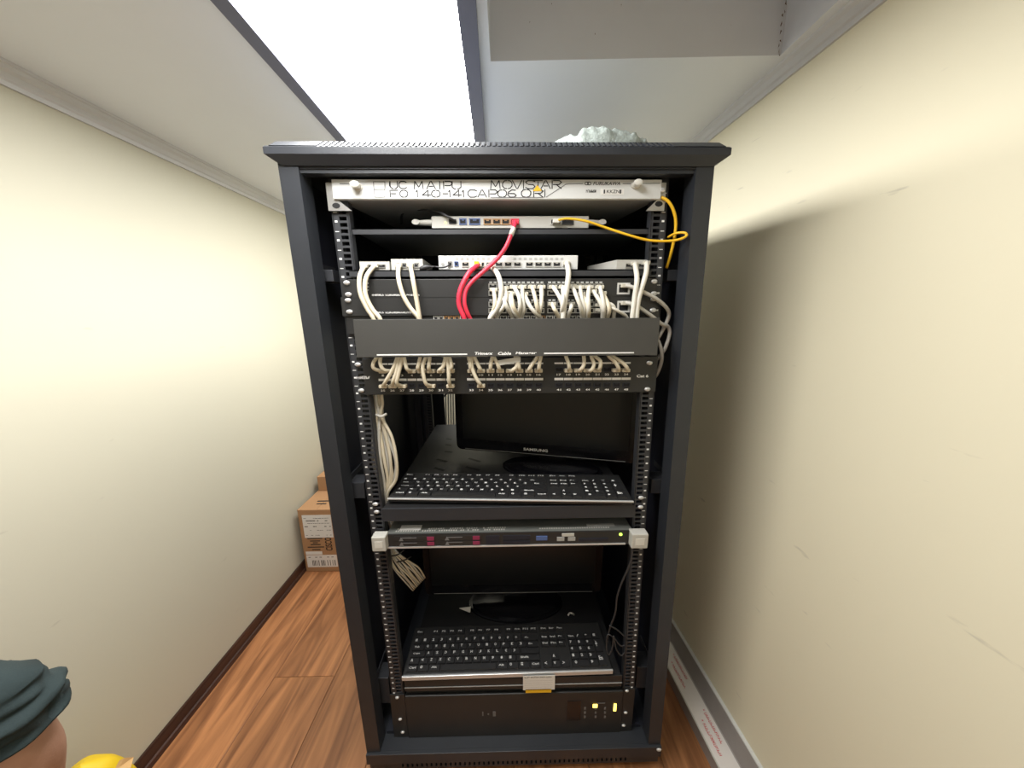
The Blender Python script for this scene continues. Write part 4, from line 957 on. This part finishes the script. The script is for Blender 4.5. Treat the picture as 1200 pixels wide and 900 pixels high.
# --- UPS at the bottom
YU = 0.870
up = root_at('power_supply', 'large black uninterruptible power supply in the bottom of the rack', 'power supply', 600, 860, YU)
A, B = P(474, 816.5, YU), P(727, 858.5, YU)
uzt, uzb = A.z, B.z
MB().box(A.x, B.x, YU, YU + 0.012, uzb, uzt, bev=0.003).build('front_panel', M_black, up)
MB().box(A.x + 0.004, B.x - 0.004, YU + 0.012, YU + 0.60, uzb, uzt - 0.0015).build('case', M_grey, up)
for x0, x1 in ((A.x - 0.050, A.x - 0.001), (B.x + 0.001, B.x + 0.040)): MB().box(x0, x1, RY - 0.004, RY - 0.001, uzb + 0.002, uzt + 0.004).build('mounting_ear', M_black, up)
for q in ((465.5, 817), (469, 842.3), (472, 857.5), (734.5, 809), (733, 834.5), (730.5, 849.5)): screw(up, q[0], q[1], RY - 0.004, 0.0065)
mb = bx(MB(), 665, 822, 680, 844, YU - 0.0015, 0.002); mb.build('rocker_recess', M_gloss, up)
MB().box(P(665, 0, YU).x, P(680, 0, YU).x, YU - 0.0015, YU - 0.001, 0, 0.0001)
bx(MB(), 695, 826, 700, 829.5, YU - 0.002, 0.002).build('status_light', M_led_y, up); bx(MB(), 719.5, 825.5, 722, 833.5, YU - 0.002, 0.002).build('charge_light', M_led_y, up)
mb = MB(); bx(mb, 565, 834.5, 566.5, 839, YU - 0.0008, 0.0006); bx(mb, 571.5, 836.5, 573, 838, YU - 0.0008, 0.0006); bx(mb, 577.5, 834, 581, 839.5, YU - 0.0008, 0.0006)
for xx in (684.5, 697, 708): 
    for yy in (829, 834, 839): bx(mb, xx, yy, xx + 2, yy + 2.5, YU - 0.0008, 0.0006)
bx(mb, 699, 824, 709, 824.5, YU - 0.0008, 0.0006)
stuff(mb.build('panel_print', M_dprint, up))
tg = root_at('warning_label', 'white paper warning label with a yellow lower edge above the power supply', 'label', 631, 811, 0.8585)
bx(MB(), 613, 792.5, 650, 808, 0.858, 0.0012).build('paper', M_paper, tg); bx(MB(), 616, 808, 646, 811.5, 0.858, 0.0012).build('lower_edge', M_yellow, tg)
mb = MB(); dashes(mb, 615, 792.8, 648, 794.8, 0.8574, 2, 9); stuff(mb.build('heading', M_ink, tg))
mb = MB()
for k in range(4): dashes(mb, 615, 797 + k * 2.6, 648, 798.2 + k * 2.6, 0.8574, 20 + k, 22)
stuff(mb.build('small_print', M_pgrey, tg))

# ------------------------------------------------------------------ bubble wrap on top of the rack
r = thing('bubble_wrap', 'crumpled pale bubble wrap bundle on top of the rack', 'bubble wrap', (P(702, 160, 0.935).x, 0.935, cz2))
bc = Vector((P(702, 160, 0.935).x, 0.935, cz2)); NU, NV = 128, 56; vs_ = []; fs = []
hw, hd, hh = (P(757, 160, 0.93).x - P(648, 160, 0.93).x) / 2 * 1.16, 0.085, (P(700, 151, 0.93).z - cz2) * 0.76
for j in range(NV + 1):
    for i_ in range(NU):
        a = 2 * math.pi * i_ / NU; s = j / NV
        rad = math.sin(s * math.pi / 2); zz = math.cos(s * math.pi / 2)
        x_, y_ = hw * rad * math.cos(a), hd * rad * math.sin(a)
        n_ = noise.fractal(Vector((x_ * 14, y_ * 14, 2.0)), 1.0, 2.0, 3)
        cell = noise.voronoi(Vector((x_ * 48, y_ * 48, zz * 3)))[0][0] + 0.5 * noise.noise(Vector((x_ * 70, y_ * 70, 1.0)))
        hgt = hh * zz ** 0.6 * (0.86 + 0.14 * math.sin(x_ * 18 + 1.2)) * (1 + 0.22 * n_) + 0.016 * (0.55 - cell) * (1 if s < .95 else 0)
        vs_.append((bc.x + x_ * (1 + 0.10 * n_), bc.y + y_ * (1 + .08 * n_), bc.z + max(0.0, hgt)))
for j in range(NV):
    for i_ in range(NU): fs.append((j * NU + i_, j * NU + (i_ + 1) % NU, (j + 1) * NU + (i_ + 1) % NU, (j + 1) * NU + i_))
MB().add(vs_, fs, 0, True).build('wrap_sheet', M_wool, r)
MB().tube([bc + Vector((-hw * .3, -hd * .75, hh * .42)), bc + Vector((-.02, -hd * .6, hh * .72)), bc + Vector((hw * .35, -hd * .68, hh * .55)), bc + Vector((hw * .8, -hd * .3, hh * .35))], 0.006, 8).build('rolled_edge', M_wool, r)

# ------------------------------------------------------------------ cardboard boxes
def carton(name, label, x0, x1, y0, y1, z0, z1):
    r = thing(name, label, 'box', ((x0 + x1) / 2, (y0 + y1) / 2, z0), 'cardboard boxes by the left wall')
    MB().box(x0, x1, y0, y1, z0, z1 - 0.004, bev=0.003).build('body', M_card, r)
    mb = MB(); ym = (y0 + y1) / 2; xm = (x0 + x1) / 2
    mb.box(x0, xm - 0.001, y0, y1, z1 - 0.004, z1); mb.box(xm + 0.001, x1, y0, y1, z1 - 0.004, z1)
    mb.build('top_flap', M_card, r)
    return r
bx0, bx1, by0, bz = -1.256, -1.030, 1.771, 0.425
cb = carton('cardboard_box', 'tall brown cardboard box with white shipping labels standing on the floor', bx0, bx1, by0, 2.36, 0.0005, bz)
def bq(mb, u0, u1, z0, z1, t=0.0008, mi=0): return mb.box(bx0 + (bx1 - bx0) * u0, bx0 + (bx1 - bx0) * u1, by0 - t, by0, bz * z0, bz * z1, mi)
bq(MB(), 0.10, 0.86, 0.56, 0.92).build('shipping_label', M_paper, cb); bq(MB(), 0.06, 0.88, 0.075, 0.275).build('barcode_label', M_paper, cb); bq(MB(), 0.06, 0.50, 0.285, 0.335).build('small_label', M_paper, cb)
mb = MB(); rs = random.Random(5)
for k, zz in enumerate((.87, .83, .79, .74, .68, .60)):
    segs = []; u = .14
    while u < .80:
        l = rs.uniform(.02, .08)
        if rs.random() < .75: segs.append([((bx1 - bx0) * u, 0), ((bx1 - bx0) * min(.82, u + l), 0)])
        u += l + .02
    mb.strokes(segs, (bx0, by0 - 0.0012, bz * zz), UX, UZ, 0.005 if k in (1, 3) else 0.0025)
for k in range(22):
    u = .10 + k * .034
    if rs.random() < .7: bq(mb, u, u + rs.choice((.008, .016)), .10, .19, .0012)
dd = [[((bx1 - bx0) * u, 0), ((bx1 - bx0) * (u + .05), 0)] for u in (.12, .3, .42, .62, .74)]
mb.strokes(dd, (bx0, by0 - .0012, bz * .24), UX, UZ, .004)
stuff(mb.build('label_print', M_ink, cb))
mb = MB().text('CISCO', (bx0 + (bx1 - bx0) * .80, by0 - 0.0008, bz * .345), UZ, -UX, bz * .22, 0.042, 0.02)
for k, (l, zz) in enumerate(((.05, .36), (.10, .40), (.06, .44), (.03, .47), (.06, .50), (.09, .54))):
    mb.box(bx0 + (bx1 - bx0) * .40 - l * .5 - .01, bx0 + (bx1 - bx0) * .40 + l * .5 - .01, by0 - 0.0008, by0, bz * zz, bz * zz + 0.006)
mb.build('printed_logo', M_ink, cb)
mb = MB()
for k, (x_, y_, l) in enumerate(((.35, 1.83, .06), (.30, 1.86, .08), (.5, 2.0, .07), (.72, 1.93, .05))):
    xx = bx0 + (bx1 - bx0) * x_; mb.box(xx, xx + l, y_, y_ + 0.012, bz, bz + 0.0006)
stuff(mb.build('top_print', M_ink, cb))
q = PZ(367.5, 555, 0.53)
cb2 = carton('cardboard_box', 'smaller flat cardboard box lying on the tall one behind the rack', -1.25, -1.06, 1.99, 2.34, bz + 0.0005, bz + 0.10)

# ------------------------------------------------------------------ yellow bag by the left baseboard
yb = thing('yellow_bag', 'bright yellow soft bag with a pale orange corner on the floor by the dark baseboard', 'bag', (-1.146, 0.665, 0))
vs_ = []; fs = []; NU, NV = 40, 16
for j in range(NV + 1):
    s = j / NV
    for i_ in range(NU):
        a = 2 * math.pi * i_ / NU; ca, sa = math.cos(a), math.sin(a)
        prof = (1 - s ** 4) ** 0.5 if s < 1 else 0.0
        rx_, ry_ = 0.088 * (1.22 - 0.24 * s + 0.05 * math.sin(s * 7)) * prof, 0.075 * (1.2 - 0.2 * s) * prof
        e_ = 0.75
        x_ = -1.146 + math.copysign(abs(ca) ** e_, ca) * rx_; y_ = 0.665 + math.copysign(abs(sa) ** e_, sa) * ry_
        z_ = 0.386 * s + 0.010 * noise.noise(Vector((x_ * 14, y_ * 14, s * 3)))
        vs_.append((x_, y_, max(0.0005, z_ if j else 0.0005)))
for j in range(NV):
    for i_ in range(NU): fs.append((j * NU + i_, j * NU + (i_ + 1) % NU, (j + 1) * NU + (i_ + 1) % NU, (j + 1) * NU + i_))
fs.append(tuple(range(NU)))
MB().add(vs_, fs, 0, True).build('bag_body', M_bagy, yb)
a = [P(134, 902, .612), P(140, 891, .625), P(151, 890, .64), P(147, 904, .62)]
MB().add(a + [p + Vector((0.002, 0.008, -0.006)) for p in a], [(0, 1, 2, 3), (4, 5, 6, 7), (0, 1, 5, 4), (1, 2, 6, 5), (2, 3, 7, 6), (3, 0, 4, 7)]).build('corner_flap', M_bago, yb)
# ------------------------------------------------------------------ person kneeling at the left, facing the rack
def skin(name, verts, edges, radii, m, parent, sub=2, rootv=0):
    me = bpy.data.meshes.new(name); loc = ORIG[parent.name]
    me.from_pydata([Vector(v) - loc for v in verts], edges, []); me.materials.append(m)
    o = bpy.data.objects.new(name, me); C.objects.link(o); o.parent = parent
    md = o.modifiers.new('skin', 'SKIN'); md.use_smooth_shade = True
    for i, r in enumerate(radii):
        sv_ = me.skin_vertices[0].data[i]; sv_.radius = (r, r) if not isinstance(r, tuple) else r; sv_.use_root = (i == rootv)
    sd = o.modifiers.new('sub', 'SUBSURF'); sd.levels = sub; sd.render_levels = sub
    return o
def loft(rings, n, m, name, parent, closed_end=True, fold=0.0, seed=0, open0=False):
    """rings = (centre, axis, up, ra, rb); rings of n points skinned together"""
    vs_ = []; fs = []
    for k, (c, ax, up_, ra, rb_) in enumerate(rings):
        ax = Vector(ax).normalized(); u = (Vector(up_) - ax * Vector(up_).dot(ax)).normalized(); v = ax.cross(u)
        for i_ in range(n):
            a = 2 * math.pi * i_ / n; p = Vector(c) + u * math.cos(a) * ra + v * math.sin(a) * rb_
            if fold: p += (p - Vector(c)).normalized() * fold * noise.noise(Vector((p.x * 26 + seed, p.y * 26, p.z * 44 + k * .35)))
            vs_.append(p)
    R = len(rings)
    fs = [(k * n + i_, k * n + (i_ + 1) % n, (k + 1) * n + (i_ + 1) % n, (k + 1) * n + i_) for k in range(R - 1) for i_ in range(n)]
    if closed_end: fs.append(tuple(range((R - 1) * n, R * n)))
    if not open0: fs.append(tuple(range(n))[::-1])
    return vs_, fs
pe = thing('person', 'person in a dark green short-sleeved shirt kneeling at the left edge, upper arm lowered', 'person', (-1.0, 0.18, 0))
SH = P(-13, 802, 0.42); MID = P(31, 872, 0.428); EL = P(29, 945, 0.44)     # right shoulder, upper arm, elbow
cxp = -0.985
pel, wai, che, nek, hd = (cxp, 0.13, 0.50), (cxp, 0.17, 0.66), (cxp, 0.26, 0.90), (cxp, 0.33, 1.10), (cxp, 0.372, 1.215)
LS = (cxp - 0.19, 0.33, 1.03); LE = (cxp - 0.20, 0.38, 0.78); LH = (cxp - 0.06, 0.40, 0.60)
WR = (EL.x - 0.10, EL.y - 0.05, EL.z - 0.20)
kr, kl = (cxp + 0.10, 0.26, 0.075), (cxp - 0.11, 0.26, 0.075)
ar, al = (cxp + 0.10, -0.16, 0.06), (cxp - 0.11, -0.16, 0.06)
verts = [pel, wai, che, nek, hd, tuple(SH + Vector((-.035, -.01, -.02))), tuple(MID), tuple(EL), tuple(EL.lerp(Vector(WR), .5)), WR, LS, LE, LH,
         (cxp + .10, .17, .46), (cxp + .10, .22, .27), kr, (cxp + .10, .05, .065), ar, (cxp - .11, .17, .46), (cxp - .11, .22, .27), kl, (cxp - .11, .05, .065), al, (cxp + .11, .33, .985)]
edges = [(0, 1), (1, 2), (2, 3), (3, 4), (2, 23), (23, 5), (5, 6), (6, 7), (7, 8), (8, 9), (2, 10), (10, 11), (11, 12), (0, 13), (13, 14), (14, 15), (15, 16), (16, 17), (0, 18), (18, 19), (19, 20), (20, 21), (21, 22)]
rad = [.12, .11, .115, .052, .050, .022, .046, .046, .042, .029, .056, .043, .03, .088, .08, .062, .058, .042, .088, .08, .062, .058, .042, .045]
body = skin('body', verts, edges, rad, M_skin, pe, 2, 0)
# right hand: palm and five separate fingers, relaxed
def hand(w_, d, side, parent):
    d = Vector(d).normalized(); s = Vector(side).normalized(); nrm = d.cross(s)
    w_ = Vector(w_); vsx = [w_ - d * .02, w_ + d * .035, w_ + d * .075]; ed = [(0, 1), (1, 2)]; rd = [(.026, .02), (.036, .018), (.036, .015)]
    for k, (o_, L_) in enumerate(((-.027, .070), (-.009, .080), (.010, .075), (.027, .058))):
        b = w_ + d * .068 + s * o_; i0 = len(vsx)
        vsx += [b, b + d * L_ * .45 - nrm * .006, b + d * L_ * .78 - nrm * .020, b + d * L_ * .95 - nrm * .036]
        ed += [(2, i0), (i0, i0 + 1), (i0 + 1, i0 + 2), (i0 + 2, i0 + 3)]; rd += [.0095, .009, .0085, .007]
    i0 = len(vsx); b = w_ + d * .02 - s * .03
    vsx += [b, b + d * .03 - s * .018, b + d * .055 - s * .022 - nrm * .01]; ed += [(1, i0), (i0, i0 + 1), (i0 + 1, i0 + 2)]; rd += [.013, .011, .008]
    return skin('hand', vsx, ed, rd, M_skin, parent, 2, 0)
hand(WR, Vector(WR) - EL, (1, 0, 0), pe); hand(LH, Vector(LH) - Vector(LE), (1, 0.3, 0), pe)
# head
hc = Vector((cxp, 0.392, 1.275)); NU, NV = 32, 24; vs_ = []; fs = []
for j in range(NV + 1):
    th = math.pi * j / NV
    for i_ in range(NU):
        a = 2 * math.pi * i_ / NU; x_, y_, z_ = math.sin(th) * math.cos(a), math.sin(th) * math.sin(a), math.cos(th)
        jaw = 1 - 0.28 * max(0, -z_) ** 1.3
        p = Vector((x_ * .076 * jaw, y_ * .096 * (1 - .12 * max(0, -z_)) , z_ * .118))
        if y_ > 0:
            f_ = math.exp(-((x_ / .16) ** 2) - ((z_ + .12) / .20) ** 2); p.y += .024 * f_ * y_
            for ex in (-.42, .42): p.y -= .012 * math.exp(-((x_ - ex) / .17) ** 2 - ((z_ - .06) / .12) ** 2)
            p.y += .007 * math.exp(-(x_ / .3) ** 2 - ((z_ + .52) / .07) ** 2) - .005 * math.exp(-(x_ / .3) ** 2 - ((z_ + .46) / .03) ** 2)
        vs_.append(hc + p)
for j in range(NV):
    for i_ in range(NU): fs.append((j * NU + i_, j * NU + (i_ + 1) % NU, (j + 1) * NU + (i_ + 1) % NU, (j + 1) * NU + i_))
head = MB().add(vs_, fs, 0, True).build('head', M_skin, pe)
for sx in (-1, 1):
    MB().tube([hc + Vector((sx * .076, -.005, .03)), hc + Vector((sx * .088, -.016, .02)), hc + Vector((sx * .088, -.012, -.012)), hc + Vector((sx * .076, .004, -.03))], .009, 8).build('ear', M_skin, head)
    e = hc + Vector((sx * .031, .084, .008)); MB().disc(e, 'y', .012, .007, -.005, 12, dome=-.003).build('eye', M_print, head)
vs2 = [hc + (p - hc) * 1.07 + Vector((0, -.008, .008)) for p in vs_]
keep = [f for f in fs if all((vs_[i_].z - hc.z) > 0.045 - 0.12 * max(-1, min(1, -(vs_[i_].y - hc.y) / .09)) * (1 if vs_[i_].y < hc.y + .02 else -.3) for i_ in f)]
MB().add(vs2, keep, 0, True).build('hair', M_hair, pe)
# shirt: one skinned torso with shoulders, plus two short sleeves joined to it
sv_ = [(cxp, .105, .40), (cxp, .17, .66), (cxp, .255, .88), (cxp, .30, .99), (cxp, .325, 1.06), (cxp + .115, .345, .995), tuple(P(-20, 792, 0.42)), (cxp - .10, .325, 1.02), (cxp - .175, .33, 1.03)]
sm = skin('shirt', sv_, [(0, 1), (1, 2), (2, 3), (3, 4), (3, 5), (5, 6), (3, 7), (7, 8)], [(.165, .145), (.155, .14), (.165, .145), (.11, .095), (.066, .066), .085, .080, .085, .072], M_shirt, pe, 2, 0)
mb = MB()
def sleeve(s, a, L, prof, pre, seed):
    """rings from inside the shoulder, round the shoulder cap, then down the arm to a hem that is turned in"""
    s, a = Vector(s), Vector(a).normalized(); inn = Vector((cxp, s.y - .05, s.z - .05)); side = (inn - s).normalized(); rings = []
    for q in (0, .35, .7):
        rings.append((s + side * .11 * (1 - q) + a * .01 * q, (a * (.2 + .8 * q) - side * (1 - q)).normalized(), (0, 0, 1), pre + (prof(0) - pre) * q, pre + (prof(0) - pre) * q))
    n_ = 26
    for k in range(n_ + 1):
        q = k / n_; r_ = prof(q) + .0012 * math.sin(q * 17 + seed) * (1 - q)
        rings.append((s + a * (.012 + L * q), a, (0, 0, 1), r_, r_))
    c, axk, up_, ra, rb_ = rings[-1]; rings += [(c, axk, up_, ra - .004, rb_ - .004), (c - a * .03, axk, up_, ra - .006, rb_ - .006)]
    return loft(rings, 36, M_shirt, 'x', pe, closed_end=False, fold=.011, seed=seed)
def lerp_tab(tab):
    def f(q):
        for (q0, r0), (q1, r1) in zip(tab[:-1], tab[1:]):
            if q <= q1: return r0 + (r1 - r0) * (q - q0) / (q1 - q0)
        return tab[-1][1]
    return f
v_, f_ = sleeve(SH, P(37, 884, 0.428) - P(-13, 802, 0.42), 0.086, lerp_tab([(0, .047), (.2, .047), (.36, .047), (.46, .060), (.54, .061), (.62, .054), (.8, .0545), (1, .0555)]), .066, 1.0); MB().add(v_, f_, 0, True).build('sleeve', M_shirt, pe)
v_, f_ = sleeve(LS, Vector(LE) - Vector(LS), 0.13, lerp_tab([(0, .062), (1, .060)]), .07, 5.0); MB().add(v_, f_, 0, True).build('sleeve', M_shirt, pe)
tv = [(cxp, .135, .47), (cxp + .10, .17, .45), (cxp + .10, .22, .27), (cxp + .10, .26, .09), (cxp + .10, .05, .082), (cxp + .10, -.13, .07), (cxp - .11, .17, .45), (cxp - .11, .22, .27), (cxp - .11, .26, .09), (cxp - .11, .05, .082), (cxp - .11, -.13, .07), (cxp, .14, .60)]
skin('trousers', tv, [(0, 1), (1, 2), (2, 3), (3, 4), (4, 5), (0, 6), (6, 7), (7, 8), (8, 9), (9, 10), (0, 11)], [.120, .098, .09, .076, .072, .058, .098, .09, .076, .072, .058, .11], M_jeans, pe, 2, 0)
for sx in (.10, -.11):
    skin('shoe', [(cxp + sx, -.15, .06), (cxp + sx, -.22, .06), (cxp + sx, -.27, .03)], [(0, 1), (1, 2)], [(.045, .05), (.045, .05), (.038, .025)], M_shoe, pe, 2, 0)
